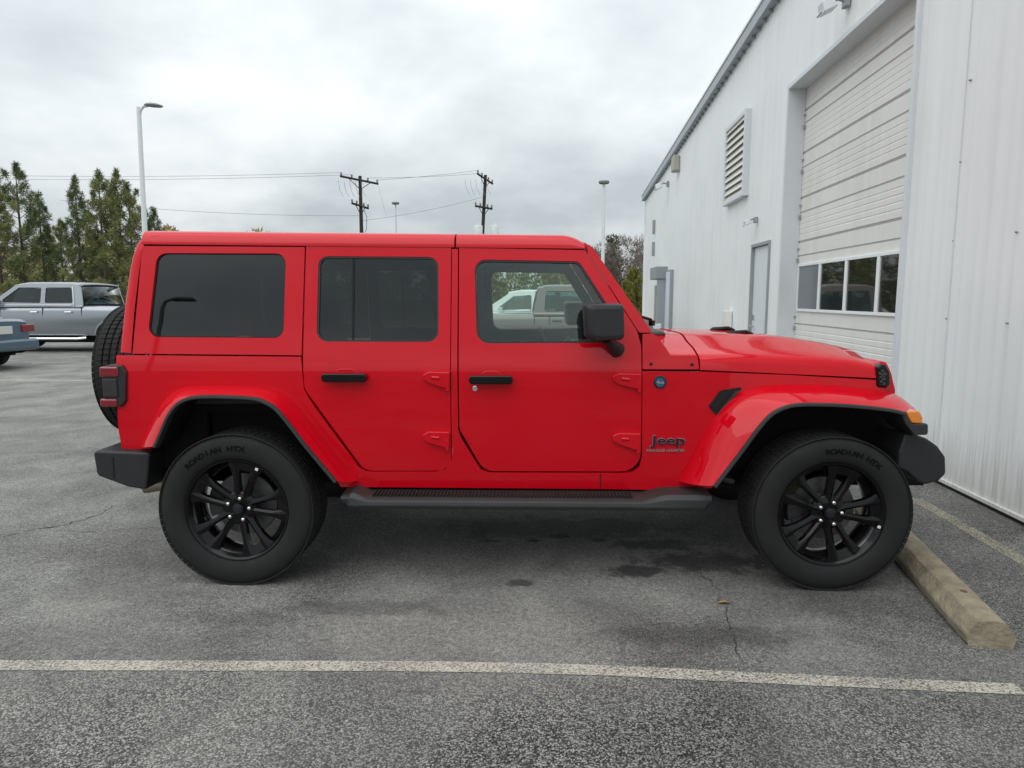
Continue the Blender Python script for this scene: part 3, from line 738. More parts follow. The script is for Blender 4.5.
def arc_text(body_, rad, h, ang0, ang1, size):
    """raised letters following the sidewall, read from outside (-Y side)"""
    bmt = bmesh.new(); n = len(body_)
    for i, ch in enumerate(body_):
        if ch == ' ': continue
        an = R(ang0+(ang1-ang0)*i/(n-1)); me = text_mesh(ch, size, .0016, .0012)
        b = bmesh.new(); b.from_mesh(me)
        e = Vector((math.cos(an), 0, math.sin(an))); tt = Vector((e.z, 0, -e.x))
        for v in b.verts: v.co = e*(rad+v.co.y)+tt*(v.co.x*1.25)+Vector((0, h-v.co.z, 0))
        t2 = bpy.data.meshes.new('t'); b.to_mesh(t2); b.free(); bmt.from_mesh(t2)
    me = bpy.data.meshes.new('sidewall_lettering'); bmt.to_mesh(me); bmt.free(); return me
def wheel(x, y, z, rot, texts=None, disc=True, flip=False, spin=0, axis='Y'):
    w = link('wheel', BR, None, suv); w.location = (x, y, z); w.rotation_euler = (0, 0, rot)
    t = link('tyre', TM, None, w)
    rm = link('rim', SPK, None, w); rm.rotation_euler = (0, spin, 0)
    for me, nm in ((CAP, 'centre_cap'), (RING, 'cap_emblem')): link(nm, me, None, w)
    for k in range(5):
        an = R(78+36-36+72*k)-spin
        nn = link('lug_nut', NUT, None, w); nn.location = (math.cos(an)*.0585, .0, math.sin(an)*.0585)
    if disc: link('brake_disc', DISC, None, w); link('brake_caliper', CAL, None, w)
    for (s, a0, a1) in texts or ():
        link('lettering', arc_text(s, .328, -.1385, a0, a1, .036), M['rubbertext'], w)
    return w
YW = -.80
HX0 = atY(237.4, 511, YW-.1035); HX1 = atY(830.8, 514.5, YW-.1035)
wr = wheel(HX0.x, YW, .398, 0, [('ROADIAN HTX', 134, 81)], spin=R(0))
wf = wheel(HX1.x, YW, .398, 0, [('ROADIAN HTX', 98, 52)], spin=R(3))
wheel(HX0.x, -YW, .398, math.pi); wheel(HX1.x, -YW, .398, math.pi)
for wq, an, rr in ((wr, 62, .246), (wf, -14.5, .246)):
    mb = MB(); mb.box((math.cos(R(an))*rr, -.117, math.sin(R(an))*rr), (.016, .006, .014), Matrix.Rotation(R(20), 3, 'Y')); mb.build('balance_weight', M['sticker'], wq, .002)
# spare wheel on the tailgate
sp = wheel(-.93, 0, 1.035, -math.pi/2, None, False)
mb = MB(); mb.box((-.74, 0, 1.02), (.14, .25, .25)); mb.build('spare_wheel_mount', M['under'], suv, .02)
mb = MB(); mb.box((-.72, .3, .62), (.02, .32, .12)); mb.build('number_plate_holder', M['blackplastic'], suv, .005)

# --- inner wings behind the front wheels and the cowl top
for s_ in (-1, 1):
    pts = [S(*q) for q in ((690, 372), (872, 380), (890, 388), (910, 418), (905, 440), (870, 462), (700, 480))]
    mb = MB(); mb.prism(pts, s_*.60, s_*.575); mb.build('inner_wing', M['under'], suv)
    pts = [S(*q) for q in ((124, 360), (300, 360), (345, 470), (330, 486), (150, 486))]
    mb = MB(); mb.prism(pts, s_*.64, s_*.615); mb.build('inner_wing', M['under'], suv)
# --- underbody, axles, exhaust
fx = HX1.x; rx = HX0.x
mb = MB(); mb.box((1.35, 0, .60), (4.0, 1.0, .24)); mb.box((1.5, 0, .80), (1.95, 1.46, .50))
mb.box((-.42, 0, .80), (.34, 1.38, .5)); mb.box((2.80, 0, .90), (.90, 1.1, .32))
mb.build('underbody', M['under'], suv, .02)
mb = MB()
for s_ in (-1, 1):
    mb.box((1.45, s_*.45, .50), (4.5, .09, .13))
mb.build('frame_rail', M['under'], suv, .01)
for x in (rx, fx):
    mb = MB(); mb.tube([(x, -.68, .39), (x, .68, .39)], .045, 14); mb.lathe([(0, -.14), (.1, -.1), (.13, 0), (.1, .1), (0, .14)], 20, 'Y', (x, .1, .39)); mb.build('axle', M['under'], suv)
    for s_ in (-1, 1):
        mb = MB(); mb.tube([(x+.1, s_*.58, .36), (x+.14, s_*.52, .80)], .032, 10); mb.tube([(x+.105, s_*.58, .46), (x+.13, s_*.54, .70)], .048, 12); mb.build('shock_absorber', M['metaldark'], suv)
        mb = MB(); mb.tube([Vector((x-.02+.06*math.cos(a*.5), s_*.47+.06*math.sin(a*.5), .42+a*.0045)) for a in range(0, 78)], .009, 6); mb.build('coil_spring', M['metaldark'], suv)
mb = MB(); mb.tube([(fx+.19, -.62, .40), (fx+.19, .6, .40)], .018, 8); mb.tube([(fx+.30, -.5, .50), (fx+.30, .5, .50)], .02, 8); mb.build('steering_link', M['metaldark'], suv)
mb = MB()
rnd = random.Random(4)
for i in range(14):
    c = (fx+.28+rnd.uniform(-.05, .22), -rnd.uniform(.45, .60), .62+rnd.uniform(-.06, .14)); mb.box(c, (rnd.uniform(.02, .08), .03, rnd.uniform(.015, .04)), Matrix.Rotation(rnd.uniform(-1, 1), 3, 'Y'))
mb.build('hose_bracket', M['metaldark'], suv, .004)
mb = MB(); p = atY(150, 486, -.62); q = atY(180, 481, -.62)
mb.tube([(p.x-.04, -.60, p.z-.012), (q.x+.06, -.60, p.z+.035)], .036, 16, cap=False); mb.tube([(p.x-.0, -.60, p.z-.008), (q.x+.06, -.60, p.z+.035)], .030, 16); mb.build('exhaust_pipe', M['pipe'], suv)
mb = MB(); mb.box((rx-.42, .0, .56), (.22, .8, .16)); mb.build('silencer', M['metaldark'], suv, .06, 4)
mb = MB(); p = atY(729, 482, -.80); mb.box((p.x, -.72, p.z), (.09, .10, .03), Matrix.Rotation(.3, 3, 'Y')); mb.build('mud_guard', M['blackplastic'], suv, .01)

# --- cabin
mb = MB(); mb.box((.75, 0, .92), (2.6, 1.40, .10)); mb.build('floor_pan', M['under'], suv)
for s_ in (-1, 1):
    mb = MB(); mb.box((.72, s_*.725, 1.02), (2.6, .03, .20)); mb.build('door_lining', M['dash'], suv, .012)
    mb = MB(); mb.tube([(xr1+.02, s_*.70, 1.05), (xr1+.02, s_*.665, 1.4), (xr1+.02, s_*.60, 1.70)], .045, 8); mb.build('pillar_lining', M['dash'], suv)
    mb = MB(); mb.tube([(xr0+.25, s_*.60, 1.705), (xr1, s_*.60, 1.715), (xr3-.05, s_*.58, 1.715)], .04, 8); mb.build('roll_bar', M['dash'], suv)
mb = MB(); mb.box(((xr0+xr3)/2, 0, 1.765), (xr3-xr0-.12, 1.16, .03)); mb.build('headlining', M['dash'], suv, .01)
dx = S(640, 340)[0]
mb = MB(); mb.box((dx-.12, 0, 1.06), (.36, 1.36, .24)); mb.box((dx-.22, .37, 1.17), (.20, .34, .06)); mb.box((dx-.26, 0, 1.13), (.05, .26, .16)); mb.build('dashboard', M['dash'], suv, .03, 3)
def seat(x, y, nm):
    mb = MB(); mb.box((x+.28, y, .94), (.52, .50, .16)); s = mb.build(nm, M['seat'], suv, .05, 3)
    rot = Matrix.Rotation(R(-14), 3, 'Y')
    mb = MB(); mb.box((x-.02, y, 1.22), (.14, .48, .58), rot, taper=(.8, .86)); mb.build('backrest', M['seat'], s, .05, 3)
    mb = MB(); mb.box((x-.115, y, 1.585), (.09, .25, .17), rot); mb.build('headrest', M['seat'], s, .035, 3)
    mb = MB(); mb.tube([(x-.09, y-.06, 1.46), (x-.105, y-.06, 1.56)], .007, 6); mb.tube([(x-.09, y+.06, 1.46), (x-.105, y+.06, 1.56)], .007, 6); mb.build('headrest_post', M['steel'], s)
sx_ = S(455, 300)[0]
for y in (-.36, .36): seat(sx_-.02, y, 'front_seat'); seat(sx_-.95, y, 'rear_seat')
cw_ = Vector((dx-.42, .37, 1.10)); ring = []
for k in range(33):
    a = 2*math.pi*k/32; v = Matrix.Rotation(R(-24), 3, 'Y') @ Vector((0, math.cos(a)*.185, math.sin(a)*.185)); ring.append(cw_+v)
mb = MB(); mb.tube(ring, .016, 8); mb.tube([cw_, cw_+Vector((.2, 0, -.09))], .03, 8); mb.tube([ring[0], cw_, ring[16]], .014, 6); mb.tube([cw_, ring[24]], .014, 6); mb.build('steering_wheel', M['dash'], suv)
p = atY(570, 336, -.3)
mb = MB(); mb.box((p.x, -.05, 1.20), (.012, .11, .08), Matrix.Rotation(R(12), 3, 'Y')); mb.build('screen', M['glossblack'], suv, .004)
# ================================================================== GROUND
def asphalt():
    m = bpy.data.materials.new('asphalt'); m.use_nodes = True; t = m.node_tree; b = t.nodes['Principled BSDF']; nw = t.nodes.new; lk = t.links.new
    pos = nw('ShaderNodeNewGeometry')
    def math_(op, a, b_=None, c=None, clamp=False):
        n = nw('ShaderNodeMath'); n.operation = op; n.use_clamp = clamp
        for i, v in enumerate((a, b_, c)):
            if v is None: continue
            if isinstance(v, (int, float)): n.inputs[i].default_value = v
            else: lk(v, n.inputs[i])
        return n.outputs[0]
    def noise(scale, detail=4, rough=.55, dist=0, off=(0, 0, 0)):
        mp = nw('ShaderNodeMapping'); mp.inputs['Location'].default_value = off; lk(pos.outputs['Position'], mp.inputs[0])
        n = nw('ShaderNodeTexNoise'); n.inputs['Scale'].default_value = scale; n.inputs['Detail'].default_value = detail; n.inputs['Roughness'].default_value = rough; n.inputs['Distortion'].default_value = dist
        lk(mp.outputs[0], n.inputs['Vector']); return n.outputs['Fac']
    def ramp(v, p0, c0, p1, c1):
        r = nw('ShaderNodeValToRGB'); lk(v, r.inputs[0]); e = r.color_ramp.elements
        e[0].position = p0; e[0].color = (*c0, 1); e[1].position = p1; e[1].color = (*c1, 1); return r.outputs[0]
    def smooth(v, a, b_):
        n = nw('ShaderNodeMapRange'); n.interpolation_type = 'SMOOTHSTEP'; n.inputs[1].default_value = a; n.inputs[2].default_value = b_; lk(v, n.inputs[0]); return n.outputs[0]
    def mix(f, a, b_, mode='MIX'):
        n = nw('ShaderNodeMix'); n.data_type = 'RGBA'; n.blend_type = mode
        if isinstance(f, (int, float)): n.inputs[0].default_value = f
        else: lk(f, n.inputs[0])
        for i, v in ((6, a), (7, b_)):
            if isinstance(v, tuple): n.inputs[i].default_value = (*v, 1)
            else: lk(v, n.inputs[i])
        return n.outputs[2]
    xyz = nw('ShaderNodeSeparateXYZ'); lk(pos.outputs['Position'], xyz.inputs[0])
    X, Y = xyz.outputs[0], xyz.outputs[1]
    # stones of the aggregate
    wob = nw('ShaderNodeVectorMath'); wob.operation = 'ADD'; lk(pos.outputs['Position'], wob.inputs[0])
    nz = nw('ShaderNodeTexNoise'); nz.inputs['Scale'].default_value = 90; lk(pos.outputs['Position'], nz.inputs['Vector'])
    sc = nw('ShaderNodeVectorMath'); sc.operation = 'SCALE'; sc.inputs['Scale'].default_value = .012; lk(nz.outputs['Color'], sc.inputs[0]); lk(sc.outputs[0], wob.inputs[1])
    vo = nw('ShaderNodeTexVoronoi'); vo.inputs['Scale'].default_value = 150; vo.inputs['Randomness'].default_value = 1; lk(wob.outputs[0], vo.inputs['Vector'])
    bw = nw('ShaderNodeSeparateColor'); lk(vo.outputs['Color'], bw.inputs[0])
    stone = ramp(bw.outputs[0], .12, (.046, .046, .045), .97, (.385, .38, .36))
    stone = mix(smooth(vo.outputs['Distance'], .42, .75), stone, (.020, .020, .0195))
    # weathered fines worn grey between the stones
    wear = smooth(noise(.85, 5, .6, .4, (2.3, .7, 0)), .36, .62)
    lane = math_('MULTIPLY', smooth(Y, -2.05, -1.55), math_('SUBTRACT', 1.0, smooth(X, 3.1, 4.0)))   # the bay is worn paler than the strip in front and by the wall
    wear = math_('ADD', math_('MULTIPLY', wear, .26), math_('MULTIPLY', lane, .30), clamp=True)
    far = smooth(Y, 1.5, 5.0)
    wear = math_('MAXIMUM', wear, math_('MULTIPLY', far, .62))
    g2 = noise(38, 5, .75)
    fines = ramp(g2, .3, (.15, .149, .140), .74, (.45, .445, .42))
    col = mix(wear, stone, fines)
    # broad dark and pale patches
    pt = noise(1.7, 6, .62, .5, (7, 3, 0))
    col = mix(1.0, col, ramp(pt, .33, (.66, .66, .665), .64, (1.12, 1.12, 1.11)), 'MULTIPLY')
    pt2 = noise(.22, 4, .6, .2, (1, 8, 0))
    col = mix(1.0, col, ramp(pt2, .35, (.82, .82, .83), .65, (1.10, 1.10, 1.08)), 'MULTIPLY')
    # oil stains, plus blots painting deeper shade under the car
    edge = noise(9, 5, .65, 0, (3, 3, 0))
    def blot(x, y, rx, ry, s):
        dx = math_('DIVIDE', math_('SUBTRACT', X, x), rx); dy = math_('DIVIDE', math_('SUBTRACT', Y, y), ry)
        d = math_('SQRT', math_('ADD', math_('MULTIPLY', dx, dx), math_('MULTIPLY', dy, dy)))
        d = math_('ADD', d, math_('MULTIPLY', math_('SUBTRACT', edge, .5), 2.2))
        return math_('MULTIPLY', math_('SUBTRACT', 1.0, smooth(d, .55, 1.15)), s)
    oil_shade = None
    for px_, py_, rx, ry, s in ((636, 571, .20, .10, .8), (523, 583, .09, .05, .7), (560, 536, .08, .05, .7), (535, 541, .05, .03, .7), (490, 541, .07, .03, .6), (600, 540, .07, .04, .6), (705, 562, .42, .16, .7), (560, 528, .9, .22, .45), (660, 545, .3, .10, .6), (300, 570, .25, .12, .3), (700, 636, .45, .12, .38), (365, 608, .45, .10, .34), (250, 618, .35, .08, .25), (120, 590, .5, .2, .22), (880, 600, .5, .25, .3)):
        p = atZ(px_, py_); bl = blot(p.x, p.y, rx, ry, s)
        oil_shade = bl if oil_shade is None else math_('MAXIMUM', oil_shade, bl)
    col = mix(oil_shade, col, (.012, .012, .012))
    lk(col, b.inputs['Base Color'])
    b.inputs['Roughness'].default_value = .86; b.inputs['Specular IOR Level'].default_value = .35
    bp = nw('ShaderNodeBump'); bp.inputs['Strength'].default_value = .55; bp.inputs['Distance'].default_value = .004; bp.invert = True
    lk(math_('ADD', vo.outputs['Distance'], math_('MULTIPLY', g2, -.6)), bp.inputs['Height']); lk(bp.outputs[0], b.inputs['Normal'])
    return m
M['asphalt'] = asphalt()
M['grass'] = mat('winter_grass', (.10, .095, .045), .95, noise=(.6, .45))
def worn_paint(name, color, keep):
    m = bpy.data.materials.new(name); m.use_nodes = True; t = m.node_tree; b = t.nodes['Principled BSDF']; nw = t.nodes.new; lk = t.links.new
    pos = nw('ShaderNodeNewGeometry'); n = nw('ShaderNodeTexNoise'); n.inputs['Scale'].default_value = 120; n.inputs['Detail'].default_value = 5; n.inputs['Roughness'].default_value = .7
    n2 = nw('ShaderNodeTexNoise'); n2.inputs['Scale'].default_value = 3.2; n2.inputs['Detail'].default_value = 4
    for q in (n, n2): lk(pos.outputs['Position'], q.inputs['Vector'])
    ad = nw('ShaderNodeMath'); ad.operation = 'MULTIPLY_ADD'; lk(n2.outputs['Fac'], ad.inputs[0]); ad.inputs[1].default_value = .20; lk(n.outputs['Fac'], ad.inputs[2])
    r = nw('ShaderNodeMapRange'); r.inputs[1].default_value = keep-.09; r.inputs[2].default_value = keep+.08; lk(ad.outputs[0], r.inputs[0])
    c = nw('ShaderNodeMix'); c.data_type = 'RGBA'; lk(n2.outputs['Fac'], c.inputs[0]); c.inputs[6].default_value = (*[v*.75 for v in color], 1); c.inputs[7].default_value = (*[v*1.1 for v in color], 1)
    lk(c.outputs[2], b.inputs['Base Color']); b.inputs['Roughness'].default_value = .8
    tr = nw('ShaderNodeBsdfTransparent'); ms = nw('ShaderNodeMixShader'); lk(r.outputs[0], ms.inputs[0]); lk(tr.outputs[0], ms.inputs[1]); lk(b.outputs[0], ms.inputs[2])
    lk(ms.outputs[0], t.nodes['Material Output'].inputs[0]); return m
M['linepaint'] = worn_paint('worn_line_paint', (.52, .49, .42), .57)
M['fadedpaint'] = worn_paint('faded_line_paint', (.40, .37, .28), .61)
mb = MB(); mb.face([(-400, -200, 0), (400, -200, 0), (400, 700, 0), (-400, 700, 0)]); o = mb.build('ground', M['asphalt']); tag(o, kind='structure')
mb = MB(); mb.face([(-300, 33, .02), (300, 33, .02), (300, 690, .02), (-300, 690, .02)]); o = mb.build('grass_verge', M['grass']); tag(o, kind='structure')
# painted lines
def strip(name, quads, z, m):
    mb = MB(); mb.face([(q.x, q.y, z) for q in quads]); return tag(mb.build(name, m), kind='structure')
l0, l1 = atZ(0, 660.5), atZ(0, 673.5); r0, r1 = atZ(1020, 684), atZ(1020, 697.5)
e0 = l0+(l0-r0)*.8; e1 = l1+(l1-r1)*.8
mb = MB(); rows = []                                     # the line was painted with a slight bend
cl_ = smoothline([atZ(*q) for q in ((-900, 667), (-260, 666), (0, 666), (256, 666.6), (440, 667.3), (600, 671), (768, 679), (1021, 690))], 60)
for i, p in enumerate(cl_):
    t = (cl_[min(i+1, 59)]-cl_[max(i-1, 0)]).normalized(); nr = Vector((-t.y, t.x, 0)); hw_ = .0385+.0012*math.sin(i*1.7)
    rows.append([Vector((p.x, p.y, .004))-nr*hw_, Vector((p.x, p.y, .004))+nr*hw_])
mb.grid(rows); tag(mb.build('parking_line', M['linepaint'], smooth=False), kind='structure')
d2 = (atZ(1024, 562)-atZ(925, 505)).normalized(); p2_ = atZ(925, 505); nn = Vector((-d2.y, d2.x, 0))*.05
strip('faded_line', [p2_-d2*.15-nn, p2_+d2*3-nn, p2_+d2*3+nn, p2_-d2*.15+nn], .004, M['fadedpaint'])
for py_, xr in ((366, -3), (380.5, -5)):
    p = atZ(60, py_); strip('parking_line', [Vector((-22, p.y-.06, 0)), Vector((xr, p.y-.06, 0)), Vector((xr, p.y+.06, 0)), Vector((-22, p.y+.06, 0))], .004, M['linepaint'])
M['crack'] = mat('crack_fill', (.03, .03, .03), .95)
# cracks: thin irregular ribbons of dark fill
rnd = random.Random(11)
def crack(px, wd, seed):
    r = random.Random(seed); P = [atZ(*q) for q in px]; D = []
    for a, b in zip(P, P[1:]):
        n = max(2, int((b-a).length/.035))
        for i in range(n): D.append(a.lerp(b, i/n))
    D.append(P[-1]); mb = MB(); rows = []
    for i, p in enumerate(D):
        t = (D[min(i+1, len(D)-1)]-D[max(0, i-1)]).normalized(); nr = Vector((-t.y, t.x, 0))
        o_ = nr*r.uniform(-.018, .018); k = wd*r.uniform(.25, 1.2)*(.3+.7*math.sin(math.pi*(i+.5)/len(D)))
        rows.append([Vector((p.x, p.y, .0045))+o_-nr*k, Vector((p.x, p.y, .0045))+o_+nr*k])
    mb.grid(rows); return tag(mb.build('asphalt_crack', M['crack']), kind='structure')
crack([(-10, 541), (20, 533), (45, 528), (62, 526), (85, 519), (100, 514), (118, 505)], .006, 1)
crack([(48, 530), (90, 533), (128, 529), (160, 529)], .003, 2)
crack([(719, 592), (722, 604), (726, 618), (731, 636), (738, 655), (742, 668)], .0028, 3)
crack([(690, 560), (705, 578), (719, 592)], .0028, 4)
# little dry leaf
p = atZ(724, 604); mb = MB(); mb.grid([[(p.x-.03, p.y, .006), (p.x-.03, p.y+.008, .006)], [(p.x, p.y-.014, .02), (p.x, p.y+.018, .014)], [(p.x+.034, p.y, .008), (p.x+.034, p.y+.006, .008)]])
o = mb.build('fallen_leaf', mat('dry_leaf', (.42, .22, .08), .7)); s_ = o.modifiers.new('solid', 'SOLIDIFY'); s_.thickness = .001
tag(o, 'small dry orange leaf lying on the asphalt beside the front wheel', 'leaf')

# wheel stop
M['concrete'] = mat('old_concrete', (.27, .235, .165), .88, noise=(9, .75), bump=(45, .8, .012))
wa = atZ(964, 645.5); wb = atZ(881, 548)
dv = (wb-wa).normalized(); ln = 1.83; rz = math.atan2(dv.y, dv.x)
wst = empty('wheel_stop', (wa.x, wa.y, 0), rz, 'weathered tan concrete wheel stop lying on the asphalt in front of the red car', 'wheel stop')
mb = MB(); wdt = .20; sec = [(.012, 0), (0, .05), (.045, .115), (.075, .125), (wdt-.075, .125), (wdt-.045, .115), (wdt, .05), (wdt-.012, 0)]
rows = []; r = random.Random(3)
for i in range(25):
    x = ln*i/24; e = 0 if 0 < i < 24 else .012
    rows.append([Vector((x, -(y+(wdt/2-y)*e*3)+r.uniform(-.003, .003), z*(1-e*2)+(r.uniform(-.004, .002) if z > .01 else 0))) for y, z in sec])
mb.grid(rows, closed_v=True); mb.face(rows[0]); mb.face(rows[-1]); mb.build('concrete_bar', M['concrete'], wst, .012, 2, ang=30)
mb = MB()
for x in (.3, ln-.3): mb.lathe([(0, .127), (.016, .126), (.018, .118)], 12, 'Z', (x, -wdt/2, 0))
mb.build('anchor_pin', mat('rusty_pin', (.12, .07, .04), .8), wst)

# ================================================================== THE WHITE BUILDING
A0 = atZ(1022, 524); TH = .0465; DV = Vector((math.sin(TH), math.cos(TH), 0)); NV = Vector((-DV.y, DV.x, 0))
bld = empty('building', (A0.x, A0.y, 0), math.atan2(DV.y, DV.x), 'long white ribbed metal building with a tall sectional garage door', 'building')
def U(px, py, wo=0.0):
    """(u along the wall, height) of a pixel on the wall plane shifted outward by wo"""
    p = atP(px, py, A0+NV*wo, NV); return ((p-A0).dot(DV), p.z)
M['wall'] = wallmat('white_metal_siding', (.83, .855, .855), .45, (.91, .91, .905))
M['doorwhite'] = wallmat('garage_door_white', (.77, .765, .735), .5, (.91, .90, .88))
M['jamb'] = mat('jamb_trim', (.66, .70, .725), .45, noise=(3, .05))
M['joint'] = mat('joint_rubber', (.42, .42, .40), .7)  # even grey for the door's joint strips and the louvre backing
M['fascia'] = mat('fascia_grey', (.36, .40, .43), .45)
M['greytrim'] = mat('grey_metal', (.30, .32, .335), .5, noise=(4, .15))
M['glassdark'] = mat('dark_glazing', (.012, .015, .016), .03, 0, .0, .9)
uC, zC = U(646, 197); u1_, z1_ = U(775, 0)
def ztop(u): return zC+(z1_-zC)*(uC-u)/(uC-u1_)
UEND = U(643.5, 300)[0]; USTART = -5.0
gl = (U(794.5, 86)[0]+U(777, 325)[0])/2; gr = 1.86; gtop = U(794.5, 86)[1]
pl_, pr_, ptop = 6.78, 5.86, 2.27
opens = [(gr, gl, -.1, gtop), (pr_, pl_, -.1, ptop)]
us = [USTART]; wv = [0.0]
u = USTART
pitch = .305
prof_ = []
while u < UEND:
    for du, wv_ in ((0, 0), (.10, 0), (.116, .003), (.130, .003), (.146, 0), (.20, 0), (.235, .008), (.262, .008), (.297, 0)):
        prof_.append((u+du, wv_))
    u += pitch
prof_ = [p for p in prof_ if p[0] <= UEND]+[(UEND, 0)]
brk = sorted([gr, gl, pr_, pl_])
def wat(u):
    for (a, wa_), (b, wb_) in zip(prof_, prof_[1:]):
        if a <= u <= b: return wa_+(wb_-wa_)*(u-a)/max(1e-6, b-a)
    return 0
prof_ += [(b, wat(b)) for b in brk]; prof_.sort()
mb = MB()
for (a, wa_), (b, wb_) in zip(prof_, prof_[1:]):
    if b-a < 1e-5: continue
    m_ = (a+b)/2; iv = [(.0, None)]
    for (o0, o1, z0, z1) in opens:
        if o0 < m_ < o1: iv = [(z1, None)]
    for z0, _ in iv: mb.face([(a, wa_, z0), (b, wb_, z0), (b, wb_, ztop(b)), (a, wa_, ztop(a))])
bmesh.ops.remove_doubles(mb.bm, verts=mb.bm.verts[:], dist=1e-5)
mb.build('ribbed_wall', M['wall'], bld, ang=20, recalc=True)
# inner backing so that the building is a closed volume, and its other walls
mb = MB(); D_ = -18
mb.face([(USTART, D_, 0), (UEND, D_, 0), (UEND, D_, zC), (USTART, D_, 6)]); mb.face([(UEND, 0, 0), (UEND, D_, 0), (UEND, D_, zC), (UEND, 0, zC)]); mb.face([(USTART, 0, 0), (USTART, D_, 0), (USTART, D_, 6), (USTART, 0, ztop(USTART))])
mb.build('rear_wall', M['wall'], bld)
mb = MB(); mb.prism([(USTART, ztop(USTART)+.02), (UEND+.2, ztop(UEND+.2)+.02), (UEND+.2, ztop(UEND+.2)+.08), (USTART, ztop(USTART)+.08)], .05, D_); mb.build('roof', M['fascia'], bld)
# rake trim along the roof edge, two-step, with the ribs' dark closures below it
def raketrim(nm, w0, w1, z0, z1, m):
    mb = MB(); mb.prism([(USTART, ztop(USTART)+z0), (UEND+.25, ztop(UEND+.25)+z0), (UEND+.25, ztop(UEND+.25)+z1), (USTART, ztop(USTART)+z1)], w0, w1); return mb.build(nm, m, bld, .004)
raketrim('rake_trim', .005, .12, -.10, .075, M['fascia']); raketrim('rake_cap', -.05, .135, .079, .12, M['jamb']); 
mb = MB(); k = 0
while USTART+k*pitch+.25 < UEND:
    u = USTART+k*pitch+.25; mb.box((u, .035, ztop(u)-.125), (.045, .05, .05)); k += 1
mb.build('rib_closure', M['greytrim'], bld)
mb = MB(); mb.prism([(UEND-.12, 0), (UEND+.02, 0), (UEND+.02, zC-.12), (UEND-.12, zC-.12)], .038, -.05); mb.build('corner_trim', M['wall'], bld, .004)
mb = MB()
for a, b in ((USTART, gr-.06), (gl+.06, pr_-.06), (pl_+.06, UEND)): mb.box(((a+b)/2, .014, .042), (b-a, .028, .03))
mb.build('base_trim', M['wall'], bld, .004)
mb = MB()
for a, b in ((USTART, gr-.06), (gl+.06, pr_-.06), (pl_+.06, UEND)): mb.box(((a+b)/2, .006, .013), (b-a, .02, .026))
mb.build('base_gap', M['gap'], bld)
# garage door
RC = -.20                                                # the door stands this far behind the wall
mb = MB()
mb.prism([(gl-.002, 0), (gl+.055, 0), (gl+.055, gtop+.055), (gl-.002, gtop+.055)], .036, RC); mb.prism([(gr-.055, 0), (gr+.002, 0), (gr+.002, gtop+.055), (gr-.055, gtop+.055)], .036, RC)
mb.prism([(gr+.004, gtop-.002), (gl-.004, gtop-.002), (gl-.004, gtop+.055), (gr+.004, gtop+.055)], .034, RC-.002)
mb.build('door_jamb', M['jamb'], bld, .004)
gd = MB()
zs_ = [U(806, y, RC)[1] for y in (323.5, 250, 236, 207, 192, 161, 146, 114)]
zs_ = [0.02, .34, .52, .86, 1.12]+[1.98+.0]+[2.14, 2.35, 2.72, 2.93, 3.33, 3.54, 3.93, 4.14, gtop+.03]
zwb, zwt = 1.335, 1.90
mbd = MB()
zl_ = [0.0, .55, 1.12, 2.04, 2.62, 3.22, 3.80, gtop+.06]
rows = []
def prof_door(z0, z1, plain=False):
    """horizontal ribs across one section: (height, relief)"""
    h = z1-z0; out = [(z0, -.012), (z0+.012, -.012), (z0+.018, 0)]
    if not plain:
        out += [(z0+h*.34-.016, 0), (z0+h*.34-.008, -.012), (z0+h*.34+.008, -.012), (z0+h*.34+.016, 0)]
        for f in (.5, .62, .74, .86): out += [(z0+h*f-.010, 0), (z0+h*f, -.004), (z0+h*f+.010, 0)]
    return out+[(z1-.004, 0)]
for z0, z1 in zip(zl_, zl_[1:]):
    pl = abs(z0-1.12) < .01
    for z, rl in prof_door(z0, z1, pl): rows.append([(gl-.0, RC+rl, z), (gr+.0, RC+rl, z)])
mbd.grid(rows); gdoor = mbd.build('garage_door', M['doorwhite'], bld, ang=15)
mb = MB()
for z0 in zl_[1:-1]: mb.box(((gl+gr)/2, RC+.001-.009, z0+.004), (gl-gr-.02, .010, .016))
for z0, z1 in zip(zl_, zl_[1:]):
    if abs(z0-1.12) > .01: mb.box(((gl+gr)/2, RC-.009+.001, z0+(z1-z0)*.34), (gl-gr-.02, .010, .012))
mb.build('section_joint', M['joint'], gdoor)
mb = MB()
for z0 in zl_[1:-1]:
    mb.box((gl-.035, RC+.012, z0-.05), (.03, .03, .05)); mb.box((gl-.035, RC+.012, z0+.10), (.02, .03, .03))
mb.build('roller_hinge', M['greytrim'], gdoor, .004)
nP = 4; W0, W1 = gl-.16, gr+.16
ub = [U(x, 290, RC)[0] for x in (803, 822.5, 852, 887.5)]
edges = [(gl-.07, ub[1]+.05), (ub[1]-.05, ub[2]+.045), (ub[2]-.045, ub[3]+.04), (ub[3]-.04, gr+.06)]
edges = []
step = (gl-gr-.16)/4
for i in range(4):
    a = gl-.08-step*i; edges.append((a-.035, a-step+.035))
for k, (a, b) in enumerate(edges):
    fr = MB(); t = .035
    for (c, d_) in ((((a+b)/2, RC+.010, zwb-t/2), (a-b+2*t, .03, t)), (((a+b)/2, RC+.010, zwt+t/2), (a-b+2*t, .03, t)), ((a+t/2, RC+.010, (zwb+zwt)/2), (t, .03, zwt-zwb)), ((b-t/2, RC+.010, (zwb+zwt)/2), (t, .03, zwt-zwb))): fr.box(c, d_)
    f = fr.build('window', M['wall'], gdoor, .004)
    mb = MB(); mb.box(((a+b)/2, RC+.006, (zwb+zwt)/2), (a-b, .008, zwt-zwb)); mb.build('pane', M['glassdark'] if k else mat('grey_screened_glass', (.16, .18, .20), .15), f)
